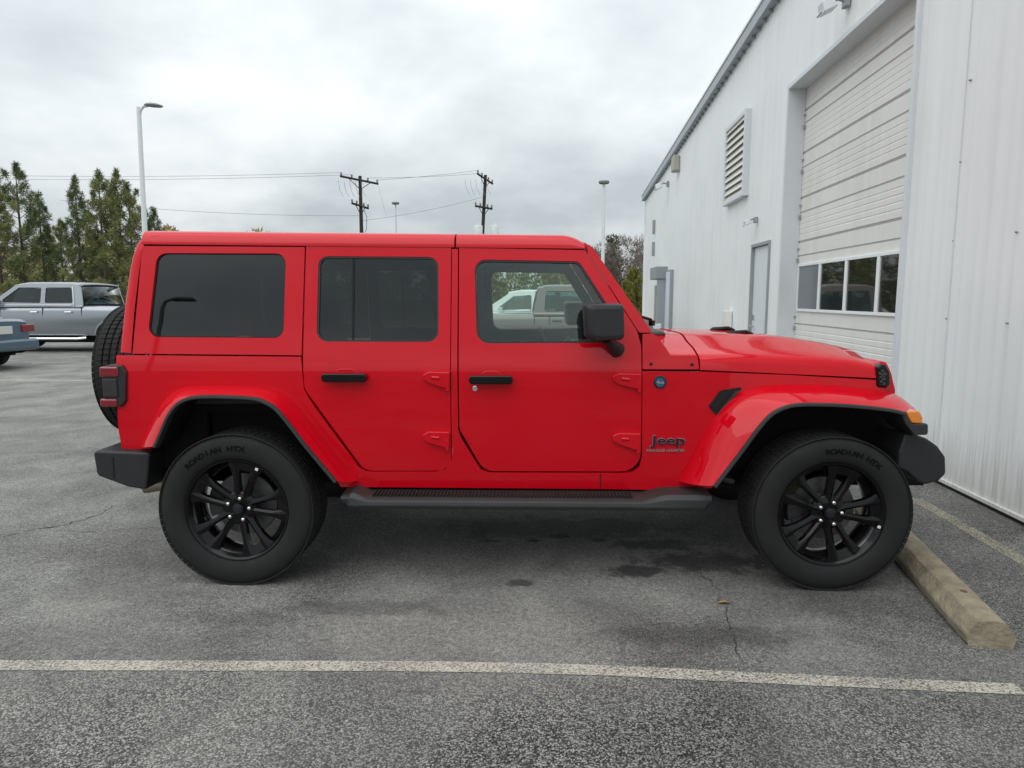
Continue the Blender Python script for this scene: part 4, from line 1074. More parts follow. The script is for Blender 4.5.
# person door
mb = MB(); RCP = -.06
for (c, d_) in (((pl_+.0, -.02, ptop/2), (.05, .09, ptop)), ((pr_, -.02, ptop/2), (.05, .09, ptop)), (((pl_+pr_)/2, -.02, ptop+.025), (pl_-pr_+.05, .09, .05))): mb.box(c, d_)
mb.build('door_frame', M['greytrim'], bld, .005)
mb = MB(); mb.box(((pl_+pr_)/2, -.05, ptop/2), (pl_-pr_-.05, .05, ptop-.01)); ed = mb.build('entry_door', mat('door_paint', (.70, .74, .77), .4), bld, .004)
mb = MB(); mb.tube([(pl_-.13, -.02, 1.03), (pl_-.13, .04, 1.03), (pl_-.25, .045, 1.03)], .012, 8); mb.box((pl_-.13, -.015, 1.17), (.05, .02, .08)); mb.build('handle', M['steel'], ed)
mb = MB(); uu, zz = U(731, 318)[0], .0
uu, zz = U(731, 318); mb.box((uu, .07, zz-.02), (.26, .12, .30)); mb.build('meter_box', M['doorwhite'], bld, .01)
# louvre vent
vu0, vz0 = U(730.5, 203); vu1, vz1 = U(750, 115); va, vb = U(731, 150)[0], U(749.5, 150)[0]
va, vb = 8.55, 7.22; vzt, vzb = U(740, 122)[1], U(740, 198)[1]
mb = MB(); t = .07
for (c, d_) in ((((va+vb)/2, .05, vzb), (va-vb, .10, t)), (((va+vb)/2, .05, vzt), (va-vb, .10, t)), ((va, .05, (vzt+vzb)/2), (t, .102, vzt-vzb+t)), ((vb, .05, (vzt+vzb)/2), (t, .102, vzt-vzb+t))): mb.box(c, d_)
lv = mb.build('louvre_vent', M['jamb'], bld, .004)
mb = MB(); mb.box(((va+vb)/2, .034, (vzt+vzb)/2), (va-vb-.06, .004, vzt-vzb-.05)); mb.build('backing', M['joint'], lv)
n = 11; H = vzt-vzb
for i in range(n):
    mb = MB(); mb.box(((va+vb)/2, .062, vzb+H*(i+.55)/n), (va-vb-.06, .010, H/n*1.06), Matrix.Rotation(R(24), 3, 'X')); mb.build('blade', mat('louvre_blade', (.74, .73, .67), .5) if i == 0 else bpy.data.materials['louvre_blade'], lv)
# downpipe stub marks and wall fittings
uu, zz = U(655, 238); mb = MB(); mb.box((uu, .05, zz+.35), (.10, .08, .45)); mb.box((uu, .05, zz-.35), (.10, .08, .45)); mb.build('wall_bracket', M['greytrim'], bld, .01)
def wall_lamp(px, py, s, nm='wall_lamp'):
    uu, zz = U(px, py); mb = MB(); mb.box((uu, .04, zz), (.14*s, .05, .16*s)); mb.tube([(uu, .05, zz), (uu, .16*s, zz+.03*s), (uu, .24*s, zz-.02*s)], .022*s, 8)
    l_ = mb.build(nm, M['greytrim'], bld, .006)
    mb = MB(); mb.box((uu, .30*s, zz-.06*s), (.24*s, .20*s, .15*s), Matrix.Rotation(R(-25), 3, 'X'), taper=(.7, .7)); mb.build('lamp_head', M['jamb'], l_, .015)
    mb = MB(); mb.box((uu, .32*s, zz-.135*s), (.19*s, .15*s, .012), Matrix.Rotation(R(-25), 3, 'X')); mb.build('lens', M['mirrorglass'], l_)
wall_lamp(850, 1, .8); wall_lamp(758, 220, .55); wall_lamp(669, 184, 1.0)
uu, zz = U(679, 164); mb = MB(); mb.box((uu, .09, zz), (.36, .18, .40)); ub_ = mb.build('vent_hood', mat('hood_beige', (.42, .41, .35), .6), bld, .04)
# covered entrance near the far corner: grey awning box, glazed side screen, post, white door
aw0, aw1 = U(650, 273, .34)[0], U(667.5, 273)[0]; azt, azb = U(659, 267)[1], U(659, 279)[1]
zz1 = U(667, 266.5)[1]; zz0 = U(667, 279)[1]
mb = MB(); mb.box(((aw0+aw1)/2, .17, (zz0+zz1)/2), (aw0-aw1, .34, zz1-zz0)); mb.build('awning', M['greytrim'], bld, .02)
mb = MB(); mb.box((aw1+.12, .16, zz0/2), (.16, .22, zz0)); mb.build('awning_post', M['fascia'], bld, .01)
mb = MB(); mb.box(((aw0+aw1)/2+.25, .20, 1.0), (aw0-aw1-.9, .05, 1.7)); mb.build('side_screen', mat('screen_panel', (.38, .39, .33), .4, noise=(2, .3)), bld, .01)
du0, du1, dz = U(668, 300)[0], U(673, 300)[0], U(671, 270)[1]
mb = MB(); mb.box(((du0+du1)/2, .03, dz/2), (du0-du1+.1, .09, dz)); df = mb.build('side_door_frame', M['greytrim'], bld, .01)
mb = MB(); mb.box(((du0+du1)/2+.05, .055, dz/2), (du0-du1-.25, .06, dz-.1)); mb.build('side_door', mat('pale_door', (.68, .73, .82), .45), bld, .01)
# a lap seam and a few fixings on the near siding
uu = U(962, 162)[0]; mb = MB(); mb.box((uu, .009, 3.0), (.006, .018, 5.6)); mb.build('lap_seam', M['jamb'], bld)
for px_, py_ in ((971.5, 80), (962, 162), (955, 241), (948, 318.5), (1018, 232), (1008.5, 323)):
    uu, zz = U(px_, py_); mb = MB(); mb.lathe([(0, .020), (.006, .019), (.008, .015), (.008, .0)], 10, 'Y', (uu, 0, zz)); mb.build('screw', M['greytrim'], bld)
# ================================================================== PARKED VEHICLES
def paint(name, c, metal=.5, rough=.3): return mat(name, c, rough, metal, .8)
def vehicle(name, label, loc, rz, s, m_paint, m_glass, group=None):
    """s: dict of side profile lists in metres; x runs from the tail (0) to the nose, z up"""
    root = empty(name, loc, rz, label, s['cat'], group)
    W = s['w']/2
    def flank(x, z):
        wd = W-.05*max(0, .75-z)/.5
        if z > s['belt']: wd -= (z-s['belt'])*s.get('tumble', .28)+.02
        for q, k in ((x, 1), (s['len']-x, 1)):
            if q < .6: wd -= s.get('round', .14)*(1-q/.6)**2
        return -wd
    # lower body: sections swept along the length, arches cut by the outline
    mb = MB(); up = s['top']; lo = .30
    def top(x):
        for (a, za), (b, zb) in zip(up, up[1:]):
            if a <= x <= b: return za+(zb-za)*(x-a)/max(1e-6, b-a)
        return up[-1][1]
    xs = sorted(set([x for x, _ in up]+[s['len']*i/30 for i in range(31)]))
    rows = []
    for x in xs:
        zt = top(x); zb = s['sill']
        for wx in s['wheels']:
            q = abs(x-wx)
        e = min(x, s['len']-x); tuck = .10*max(0, 1-e/.35)
        wd = -flank(x, min(zt, s['belt']-.01))
        half = [(wd-.06, zb+tuck), (wd-.015, zb+.10+tuck), (wd, zb+(zt-zb)*.40), (wd+.004, zb+(zt-zb)*.62), (wd-.012, zb+(zt-zb)*.80), (wd-.03, zt-.05), (wd-.07, zt-.012), (wd-.18, zt), (wd*.5, zt+.012), (0, zt+.018)]
        rows.append([Vector((x, -y, z)) for y, z in half]+[Vector((x, y, z)) for y, z in half[-2::-1]])
    mb.grid(rows); mb.face(rows[0]); mb.face(rows[-1]); 
    for i in range(len(rows)-1): pass
    body = mb.build('body', m_paint, root, ang=45)
    sd_ = mb
    # arches: dark lined housings with a lip
    for wx in s['wheels']:
        for sg in (-1, 1):
            mb = MB(); r0 = s['wr']*1.20; P = []
            for k in range(21):
                a = math.pi*(k/20)*1.12-.06*math.pi; P.append((wx+math.cos(a)*r0, s['wr']+math.sin(a)*r0))
            P = [p for p in P if p[1] > s['sill']-.02]
            mb.prism(P, sg*(-flank(wx, .6)+.012), sg*(W-.30)); mb.build('wheel_arch', M['under'], root)
            mb = MB(); mb.tube([(x, sg*(-flank(wx, .6)+.006), z) for x, z in P], .022, 6); mb.build('arch_lip', m_paint if not s.get('darklip') else M['trim'], root)
            wq = MB(); wq.lathe([(s['wr']*.64, -.11), (s['wr']*.72, -.118), (s['wr']*.92, -.11), (s['wr'], -.08), (s['wr'], .08), (s['wr']*.9, .11), (s['wr']*.6, .11)], 36)
            yy = sg*(-flank(wx, .6)-.085); wl = wq.build('wheel', M['rubber'], root); wl.location = (wx, yy, s['wr']); wl.rotation_euler = (0, 0, 0 if sg < 0 else math.pi)
            rq = MB(); rq.lathe([(0, -.075), (.05, -.08), (.07, -.06), (s['wr']*.62, -.03), (s['wr']*.63, .02)], 36); rq.lathe([(s['wr']*.60, -.108), (s['wr']*.645, -.116), (s['wr']*.655, -.105), (s['wr']*.60, -.02)], 36)
            for k in range(s.get('spokes', 6)):
                a = 2*math.pi*k/s.get('spokes', 6); rq.box((math.cos(a)*s['wr']*.34, -.085, math.sin(a)*s['wr']*.34), (s['wr']*.58, .03, .06), Matrix.Rotation(-a, 3, 'Y'))
            rq.build('rim', s.get('rimmat') or M['steel'], wl)
    # cabin: two flanks with cut windows, roof skin, glass
    g = s['cabin']                                       # outline of the greenhouse, (x, z)
    holes = [roundpoly([(x, z, .05) for x, z in h]) for h in s['windows']]
    zz = [s['belt']+.08*i for i in range(1, 9)]
    for sg in (-1, 1):
        bm = panel_bm(roundpoly([(x, z, .06) for x, z in g]), holes, flank, 0, zz); bm2 = mirrored(bm) if sg > 0 else None
        cb_ = sheet('cabin_side', bm2 or bm, m_paint, root, .04, .01); 
        if bm2: bm.free()
        for h in holes:
            bm = panel_bm(inset(h, -.01), [], flank, .018); b2 = mirrored(bm)
            sheet('side_window', b2 if sg > 0 else bm, m_glass, cb_, .005, 0); (bm if sg > 0 else b2).free()
    rs = s['roof']; n = 12; mb = MB(); rows = []
    for i in range(n+1):
        x = rs[0][0]+(rs[-1][0]-rs[0][0])*i/n
        for (a, za), (b, zb) in zip(rs, rs[1:]):
            if a-1e-6 <= x <= b+1e-6: z = za+(zb-za)*(x-a)/(b-a)
        wd = -flank(x if .6 < x < s['len']-.6 else max(.6, x), z)
        rows.append([Vector((x, y*wd, z+dz)) for y, dz in ((-1, -.02), (-.97, .01), (-.85, .028), (-.4, .042), (0, .046), (.4, .042), (.85, .028), (.97, .01), (1, -.02))])
    mb.grid(rows); rf = mb.build('roof', m_paint, root, ang=60); so = rf.modifiers.new('solid', 'SOLIDIFY'); so.thickness = .04
    for nm, q in (('windscreen', s['front_glass']), ('rear_window', s['rear_glass'])):
        (xa, za), (xb, zb) = q; ya, yb = -flank(xa, za)-.05, -flank(xb, zb)-.07
        mb = MB(); mb.grid([[(xa, -ya, za), (xa+(.03 if nm == 'windscreen' else -.03), 0, za+.01), (xa, ya, za)], [(xb, -yb, zb), (xb+(.03 if nm == 'windscreen' else -.03), 0, zb+.01), (xb, yb, zb)]])
        o = mb.build(nm, m_glass, root); so = o.modifiers.new('solid', 'SOLIDIFY'); so.thickness = .006
    mb = MB(); mb.box(((g[0][0]+g[-1][0])/2, 0, s['belt']-.12), (abs(g[-1][0]-g[0][0])*.9, s['w']*.8, .16)); 
    for x in s.get('seats', ()):
        for y in (-.37, .37): mb.box((x, y, s['belt']+.12), (.14, .46, .5)); mb.box((x-.04, y, s['belt']+.42), (.09, .24, .16))
    mb.build('seats', M['seat'], root, .03)
    mb = MB(); mb.box((s['len']/2, 0, .36), (s['len']*.86, s['w']*.7, .2)); mb.build('underbody', M['under'], root)
    # door seams, handles, bumpers, lamps, mirrors
    for sg in (-1, 1):
        for x in s['seams']:
            mb = MB(); z0, z1 = s['sill']+.12, s['belt']-.01
            mb.tube([(x, sg*(-flank(x, z0)+.0-.004), z0), (x, sg*(-flank(x, .7)+.001), (z0+z1)/2), (x, sg*(-flank(x, z1-.05)-.012), z1-.04)], .009, 4); mb.build('door_seam', M['gap'], root)
        for x in s['handles']:
            z = s['belt']-.16; mb = MB(); mb.tube([(x-.10, sg*(-flank(x, z)-.005), z), (x-.09, sg*(-flank(x, z)+.022), z), (x+.09, sg*(-flank(x, z)+.022), z), (x+.10, sg*(-flank(x, z)-.005), z)], .014, 6); mb.build('handle', s.get('handlemat') or M['chrome'], root)
        mx_, mz_ = s['mirror']; mb = MB(); mb.box((mx_, sg*(W+.09), mz_), (.12, .20, .17)); mb.box((mx_, sg*(W-.0), mz_-.06), (.05, .14, .04)); mb.build('wing_mirror', s.get('mirrormat') or m_paint, root, .03, 3)
        tz0, tz1, td = s['tail']; y = sg*(-flank(.05, .8)-.07)
        mb = MB(); mb.box((td/2-.03, y, (tz0+tz1)/2), (td, .22 if not s.get('widetail') else .34, tz1-tz0)); mb.build('tail_lamp', M['redlens'], root, .02, 3)
        hx = s['len']-.14; mb = MB(); mb.box((hx, sg*(-flank(hx, .75)-.14), s['lampz']), (.25, .30, .16)); mb.build('headlamp', M['mirrorglass'], root, .03, 3)
    for x, nm in ((-.02, 'rear_bumper'), (s['len']+.0, 'front_bumper')):
        mb = MB(); mb.box((x, 0, s['bumz']), (.20, s['w']*.88, .24)); mb.build(nm, s.get('bumpermat') or m_paint, root, .06, 4)
    mb = MB(); mb.box((-.05+s.get('platex', 0), 0, s['platez']), (.03, .31, .16)); mb.build('number_plate', mat('plate_'+name, (.6, .6, .58), .5), root, .006)
    return root
PK = dict(cat='pickup truck', len=5.75, w=2.02, belt=1.26, sill=.46, wheels=(1.15, 4.75), wr=.41, tumble=.22,
    top=[(0, 1.24), (1.95, 1.27), (1.98, 1.27), (4.55, 1.25), (5.2, 1.22), (5.6, 1.10), (5.75, .95)],
    cabin=[(1.92, 1.22), (2.02, 1.80), (2.25, 1.86), (3.55, 1.86), (3.85, 1.80), (4.62, 1.24)],
    windows=[[(2.20, 1.34), (2.27, 1.76), (2.98, 1.76), (2.98, 1.34)], [(3.10, 1.34), (3.10, 1.76), (3.72, 1.76), (4.25, 1.36)]],
    roof=[(2.0, 1.82), (2.3, 1.875), (3.5, 1.88), (3.86, 1.82)], front_glass=((3.86, 1.80), (4.60, 1.26)), rear_glass=((2.015, 1.78), (1.93, 1.30)),
    seams=(1.97, 3.04, 4.22), handles=(2.32, 3.26), mirror=(4.28, 1.36), tail=(.72, 1.16, .10), lampz=.98, bumz=.60, platez=.62, seats=(2.55, 3.45))
M['silver'] = paint('silver_paint', (.30, .33, .355), .6, .26); M['bluegrey'] = paint('blue_grey_paint', (.09, .14, .19), .5, .28)
M['tan'] = paint('brown_grey_paint', (.21, .18, .165), .35, .35); M['white'] = paint('white_paint', (.78, .79, .80), 0, .3)
M['autoglass'] = glass('auto_glass', (.22, .25, .25), 1.6); M['autoclear'] = glass('auto_clear_glass', (.55, .66, .63), 1.6)
p = atZ(122, 345)
pickup = vehicle('pickup_truck', 'silver grey crew-cab pickup parked behind the red car by the pine trees', (-8.65, 15.2, 0), math.pi, PK, M['silver'], M['autoglass'])
mb = MB(); mb.tube([(2.22, -1.005+.0, 1.285), (2.98, -1.0, 1.285), (4.3, -.99, 1.285)], .012, 6); mb.tube([(2.22, 1.005, 1.285), (4.3, .99, 1.285)], .012, 6)
mb.tube([(2.17, 1.0, 1.29), (2.235, .885, 1.79)], .014, 6); mb.build('chrome_trim', M['chrome'], pickup)
mb = MB()
for sg in (-1, 1): mb.tube([(1.9, sg*.98, .40), (2.1, sg*1.05, .38), (3.9, sg*1.05, .38), (4.1, sg*.98, .40)], .04, 8)
mb.build('side_step', M['chrome'], pickup)
mb = MB(); mb.box((1.0, 0, 1.13), (1.8, 1.6, .3)); mb.build('bed_well', M['under'], pickup)
SE = dict(cat='car', round=.26, len=4.75, w=1.82, belt=.95, sill=.28, wheels=(1.0, 3.75), wr=.33, tumble=.42, spokes=7,
    top=[(0, .98), (.10, 1.03), (.55, 1.04), (.9, .98), (3.2, .95), (3.6, .94), (4.4, .80), (4.75, .62)],
    cabin=[(.62, .94), (1.25, 1.36), (1.6, 1.43), (2.4, 1.45), (2.75, 1.38), (3.55, .92)],
    windows=[[(1.25, 1.02), (1.5, 1.34), (2.0, 1.36), (2.0, 1.0)], [(2.08, 1.0), (2.08, 1.36), (2.62, 1.33), (3.15, 1.0)]],
    roof=[(1.25, 1.385), (1.7, 1.44), (2.4, 1.45), (2.78, 1.39)], front_glass=((2.78, 1.37), (3.5, .95)), rear_glass=((1.24, 1.36), (.60, 1.0)),
    seams=(1.15, 2.04, 3.1), handles=(1.35, 2.28), mirror=(2.98, 1.02), tail=(.76, .92, .12), widetail=True, lampz=.68, bumz=.50, platez=.82, seats=(1.6, 2.35))
sedan = vehicle('sedan', 'blue grey sedan at the left edge with its tail towards the red car', (-9.3, 9.65, 0), math.pi-R(4), SE, M['bluegrey'], M['autoglass'])
P2 = dict(PK); P2.update(len=4.75, w=1.85, belt=1.12, sill=.42, wr=.37, wheels=(1.0, 3.85),
    top=[(0, 1.10), (1.85, 1.11), (4.05, 1.12), (4.4, 1.02), (4.65, .90), (4.75, .8)],
    cabin=[(1.80, 1.08), (1.92, 1.66), (2.1, 1.74), (2.95, 1.74), (3.2, 1.66), (4.05, 1.08)],
    windows=[[(2.06, 1.17), (2.10, 1.64), (3.02, 1.62), (3.50, 1.17)]],
    roof=[(1.92, 1.69), (2.15, 1.745), (2.9, 1.75), (3.2, 1.69)], front_glass=((3.2, 1.66), (4.0, 1.12)), rear_glass=((1.91, 1.64), (1.82, 1.16)),
    seams=(1.84, 2.18, 3.62), handles=(2.36,), mirror=(3.6, 1.22), tail=(.66, 1.04, .1), lampz=.82, bumz=.55, platez=.58, seats=(2.45,), handlemat=M['blackplastic'], mirrormat=M['blackplastic'])
vehicle('pickup_truck', 'brown grey single-cab pickup seen through the front window of the red car', (-.22, 12.4, 0), 0, P2, M['tan'], M['autoclear'])
SU = dict(cat='car', len=4.55, w=1.85, belt=1.08, sill=.34, wheels=(.9, 3.6), wr=.35, tumble=.30, spokes=5,
    top=[(0, .95), (.12, 1.08), (3.3, 1.06), (3.7, 1.02), (4.3, .92), (4.55, .7)],
    cabin=[(.10, 1.04), (.45, 1.55), (.75, 1.64), (2.5, 1.66), (2.8, 1.60), (3.65, 1.03)],
    windows=[[(.55, 1.16), (.78, 1.50), (1.35, 1.54), (1.35, 1.14)], [(1.43, 1.14), (1.43, 1.55), (2.1, 1.56), (2.1, 1.13)], [(2.18, 1.13), (2.18, 1.56), (2.68, 1.52), (3.2, 1.13)]],
    roof=[(.42, 1.59), (.8, 1.65), (2.4, 1.67), (2.82, 1.61)], front_glass=((2.82, 1.59), (3.6, 1.06)), rear_glass=((.44, 1.57), (.12, 1.12)),
    seams=(1.38, 2.14, 3.2), handles=(1.5, 2.35), mirror=(3.02, 1.14), tail=(.78, 1.1, .12), lampz=.80, bumz=.50, platez=.85, seats=(1.4, 2.3))
suvw = vehicle('hatchback', 'white hatchback behind the brown pickup, seen through the red car', (3.75, 15.5, 0), math.pi, SU, M['white'], M['autoclear'])

# ================================================================== POLES AND WIRES
M['polewhite'] = mat('pole_white', (.72, .74, .74), .5, noise=(3, .08)); M['polegrey'] = mat('lamp_grey', (.22, .23, .24), .5)
M['wood'] = mat('pole_timber', (.035, .030, .026), .9, noise=(5, .4)); M['wire'] = mat('wire_grey', (.28, .29, .30), .6)
def at_depth(px, py, dist):
    d = ray(px, py); d2_ = Vector((d.x, d.y, 0)).length; return CAM+d*(dist/d2_)
def light_pole(px, py_top, dist, arm, label, r=.075):
    p = at_depth(px, py_top, dist); H = p.z; root = empty('street_lamp', (p.x, p.y, 0), 0, label, 'street lamp')
    if arm: root.rotation_euler = (0, R(.9), 0); root.location.x -= .12
    mb = MB(); mb.tube([(0, 0, 0), (0, 0, H*.5), (0, 0, H)], [r*1.25, r*1.1, r*.9], 12); mb.build('pole', M['polewhite'], root)
    mb = MB(); mb.lathe([(0, .62), (.2, .62), (.24, .5), (.26, 0)], 20, 'Z'); mb.build('base', M['concrete'], root)
    if arm:
        mb = MB(); mb.tube([(0, 0, H-.32), (.04, 0, H-.10), (.14, 0, H+.02), (.26, 0, H+.04)], .045, 8); mb.build('arm', M['polewhite'], root)
        mb = MB(); rows = []
        for x, wd, h in ((.18, .05, .03), (.26, .12, .06), (.40, .17, .075), (.56, .18, .06), (.68, .10, .03)):
            rows.append([Vector((x, math.cos(a)*wd, H+.05+math.sin(a)*h*(1 if math.sin(a) > 0 else .55)-.05*(x-.3))) for a in [2*math.pi*k/12 for k in range(12)]])
        mb.grid(rows, closed_v=True); mb.face(rows[0]); mb.face(rows[-1]); mb.build('lamp_head', M['polegrey'], root)
    else:
        mb = MB(); mb.lathe([(0, .10), (.30, .07), (.34, .0), (.30, -.10), (.1, -.14), (0, -.14)], 20, 'Z', (0, 0, H)); mb.build('lamp_head', M['polegrey'], root)
    return root
light_pole(139, 107, 23.5, True, 'white street lamp with a curved arm rising behind the rear of the red car', .068)
def mirror_ray(px, py):
    x, z = S(px, py); y = Yb(x, z); n = Vector((0, -1, -(Yb(x, z+.05)-Yb(x, z-.05))/.1*-1)).normalized(); d = ray(px, py).normalized(); return Vector((x, y, z)), d-n*2*d.dot(n)
q0, dr = mirror_ray(163, 299); q1, dr1 = mirror_ray(184, 299); tt = (-24-q0.y)/dr.y; pt = q0+dr*tt
if 5 < pt.z < 14:
    H = pt.z; root = empty('street_lamp', (pt.x, pt.y, 0), 0, 'street lamp mirrored in the dark rear quarter window of the red car', 'street lamp')
    mb = MB(); mb.tube([(0, 0, 0), (0, 0, H-.4), (.10, 0, H-.1), (.4, 0, H)], [.10, .085, .075, .05], 10); mb.build('pole', M['greytrim'], root)
    mb = MB(); mb.box((.85, 0, H), (1.0, .36, .12), taper=(.8, .7)); mb.build('lamp_head', M['polegrey'], root, .03)
print('mirrored lamp', pt)
light_pole(604, 182, 44, False, 'slim white pole lamp with a flat round head beside the building corner', .10)
light_pole(395.5, 203, 62, False, 'distant thin pole lamp standing between the two utility poles', .07)
def utility_pole(px, py, dist, label, lean, arms, trafo):
    p = at_depth(px, py, dist); H = p.z; root = empty('utility_pole', (p.x, p.y, 0), 0, label, 'utility pole', 'utility poles')
    def T(z): return Vector((-lean*(H-z), 0, z))
    mb = MB(); mb.tube([T(0), T(H*.5), T(H)], [.18, .155, .13], 12); mb.build('pole', M['wood'], root)
    tips = []
    for dz, L_, tilt, yaw in arms:
        c = T(H-dz); e = Vector((math.cos(yaw)*math.cos(tilt), math.sin(yaw)*math.cos(tilt), math.sin(tilt)))
        mb = MB(); mb.tube([c-e*L_/2+Vector((0, -.2, 0)), c+e*L_/2+Vector((0, -.2, 0))], .085, 6)
        mb.tube([c-e*L_*.3+Vector((0, -.2, 0)), T(H-dz-.7)], .03, 5); mb.tube([c+e*L_*.3+Vector((0, -.2, 0)), T(H-dz-.7)], .03, 5)
        a = mb.build('crossarm', M['wood'], root)
        for f in (-.47, -.2, .22, .47):
            q = c+e*L_*f+Vector((0, -.2, 0)); mb = MB(); mb.lathe([(0, .34), (.06, .32), (.09, .24), (.05, .2), (.09, .14), (.04, .08), (.04, 0)], 10, 'Z', q); mb.build('insulator', M['polegrey'], a)
            tips.append(Vector((p.x, p.y, 0))+q+Vector((0, 0, .3)))
    if trafo:
        for dx in (-.35, 1.05):
            c = T(H-4.7)+Vector((dx, -.3, 0)); mb = MB(); mb.lathe([(0, .55), (.33, .5), (.36, .42), (.36, -.5), (0, -.52)], 18, 'Z', c); mb.tube([c+Vector((0, 0, .5)), c+Vector((0, 0, .95))], .05, 6); mb.build('transformer', M['polewhite'], root)
    else:
        mb = MB(); mb.tube([T(H-2.4)+Vector((.2, -.2, 0)), T(H-3.2)+Vector((.5, -.2, 0)), T(H-4.2)+Vector((.45, -.2, 0)), T(H-4.8)+Vector((.1, -.2, 0))], .03, 5); mb.build('drip_loop', M['wire'], root)
    mb = MB(); r = random.Random(5)
    for k in range(5):
        q = T(H-.4)+Vector((-1.7+.45*k, -.2, 0)); mb.tube([q, q+Vector((.1, 0, -.7)), q+Vector((.35, 0, -1.1-.2*r.random()))], .018, 4)
    mb.build('jumper_wires', M['wire'], root)
    return root, tips, Vector((p.x, p.y, 0))+T(H-4)
u1r, t1, m1 = utility_pole(360, 176, 58, 'dark wooden utility pole with crossarm above the middle of the red roof', 0.0, ((.35, 3.1, -.12, .5), (2.35, 1.5, -.2, .7)), False)
u2r, t2, m2 = utility_pole(485.5, 175, 60, 'leaning dark utility pole carrying two pale transformers above the red roof', .055, ((.35, 2.0, -.3, .9), (2.7, 1.6, -.1, .5)), True)
def wire(a, b, sag, label):
    P = []
    for k in range(25):
        t = k/24; q = a.lerp(b, t); q.z -= sag*4*t*(1-t); P.append(q)
    o = bpy.data.objects; mb = MB(); c = P[0].copy(); mb.tube([q-c for q in P], .014, 5); ob = mb.build('power_line', M['wire']); ob.location = c
    tag(ob, label, 'power line'); return ob
wire(t1[3], t2[0], .08, 'upper power line strung between the two utility poles')
wire(t1[2], t2[1], .10, 'lower of the twin power lines between the two utility poles')
wire(m1+Vector((0, 0, .5)), m2+Vector((0, 0, 2.2)), .2, 'lowest sagging cable between the two utility poles')
L0 = at_depth(-60, 174, 75); L1 = at_depth(-60, 178, 75); L2 = at_depth(60, 200, 68)
wire(L0, t1[0], .25, 'topmost power line running left from the plain utility pole over the pines')
wire(L1, t1[1], .25, 'second power line running left from the plain utility pole over the pines')
wire(L2, m1+Vector((0, 0, .9)), .35, 'lowest cable running left from the plain utility pole over the street lamp')
wire(t1[3], at_depth(386, 216, 50), .05, 'short guy wire slanting down right from the plain utility pole')

# ================================================================== TREES
def leafmat(name, c, var):
    m = bpy.data.materials.new(name); m.use_nodes = True; t = m.node_tree; b = t.nodes['Principled BSDF']
    g = t.nodes.new('ShaderNodeTexCoord'); n = t.nodes.new('ShaderNodeTexNoise'); n.inputs['Scale'].default_value = 1.1; n.inputs['Detail'].default_value = 5
    t.links.new(g.outputs['Object'], n.inputs['Vector']); r = t.nodes.new('ShaderNodeValToRGB'); t.links.new(n.outputs['Fac'], r.inputs[0])
    r.color_ramp.elements[0].position = .35; r.color_ramp.elements[0].color = (*c, 1); r.color_ramp.elements[1].position = .66; r.color_ramp.elements[1].color = (*var, 1)
    t.links.new(r.outputs[0], b.inputs['Base Color']); b.inputs['Roughness'].default_value = .7; b.inputs['Specular IOR Level'].default_value = .2; return m
M['needle'] = leafmat('pine_needles', (.085, .12, .055), (.20, .225, .10)); M['needle2'] = leafmat('pine_needles_olive', (.125, .155, .06), (.28, .28, .11))
M['bark'] = mat('bark', (.085, .070, .058), .95, noise=(4, .4)); M['twig'] = mat('bare_twigs', (.12, .10, .09), .95, noise=(3, .3))
M['scrub'] = leafmat('winter_scrub', (.24, .235, .10), (.44, .39, .19)); M['brush'] = leafmat('bare_brush', (.16, .135, .105), (.26, .225, .185))
M['darkbush'] = leafmat('evergreen_bush', (.035, .048, .025), (.07, .085, .035)); M['yellowpine'] = leafmat('yellow_green_pine', (.14, .155, .035), (.27, .26, .07))
def tuft(bm, c, r, n, rnd, ln=.26, wd=.035):
    for _ in range(n):
        d = Vector((rnd.gauss(0, 1), rnd.gauss(0, 1), rnd.gauss(.35, .9))).normalized(); p = c+d*r*rnd.random()**.5
        d2_ = (d+Vector((rnd.uniform(-.5, .5), rnd.uniform(-.5, .5), rnd.uniform(-.1, .6)))).normalized(); s = d2_.orthogonal().normalized(); s = Matrix.Rotation(rnd.uniform(0, 6.28), 3, d2_) @ s
        l_ = ln*rnd.uniform(.6, 1.2); a = bm.verts.new(p-s*wd); b = bm.verts.new(p+s*wd); e = bm.verts.new(p+d2_*l_)
        bm.faces.new((a, b, e))
def candle(bm, p, d, rnd, dens, n=3):
    """an upright brush of needles at a twig's end"""
    for q in range(n): tuft(bm, p+d*(.17*q), .17-.03*q, int(34*dens), rnd, .27, .024)
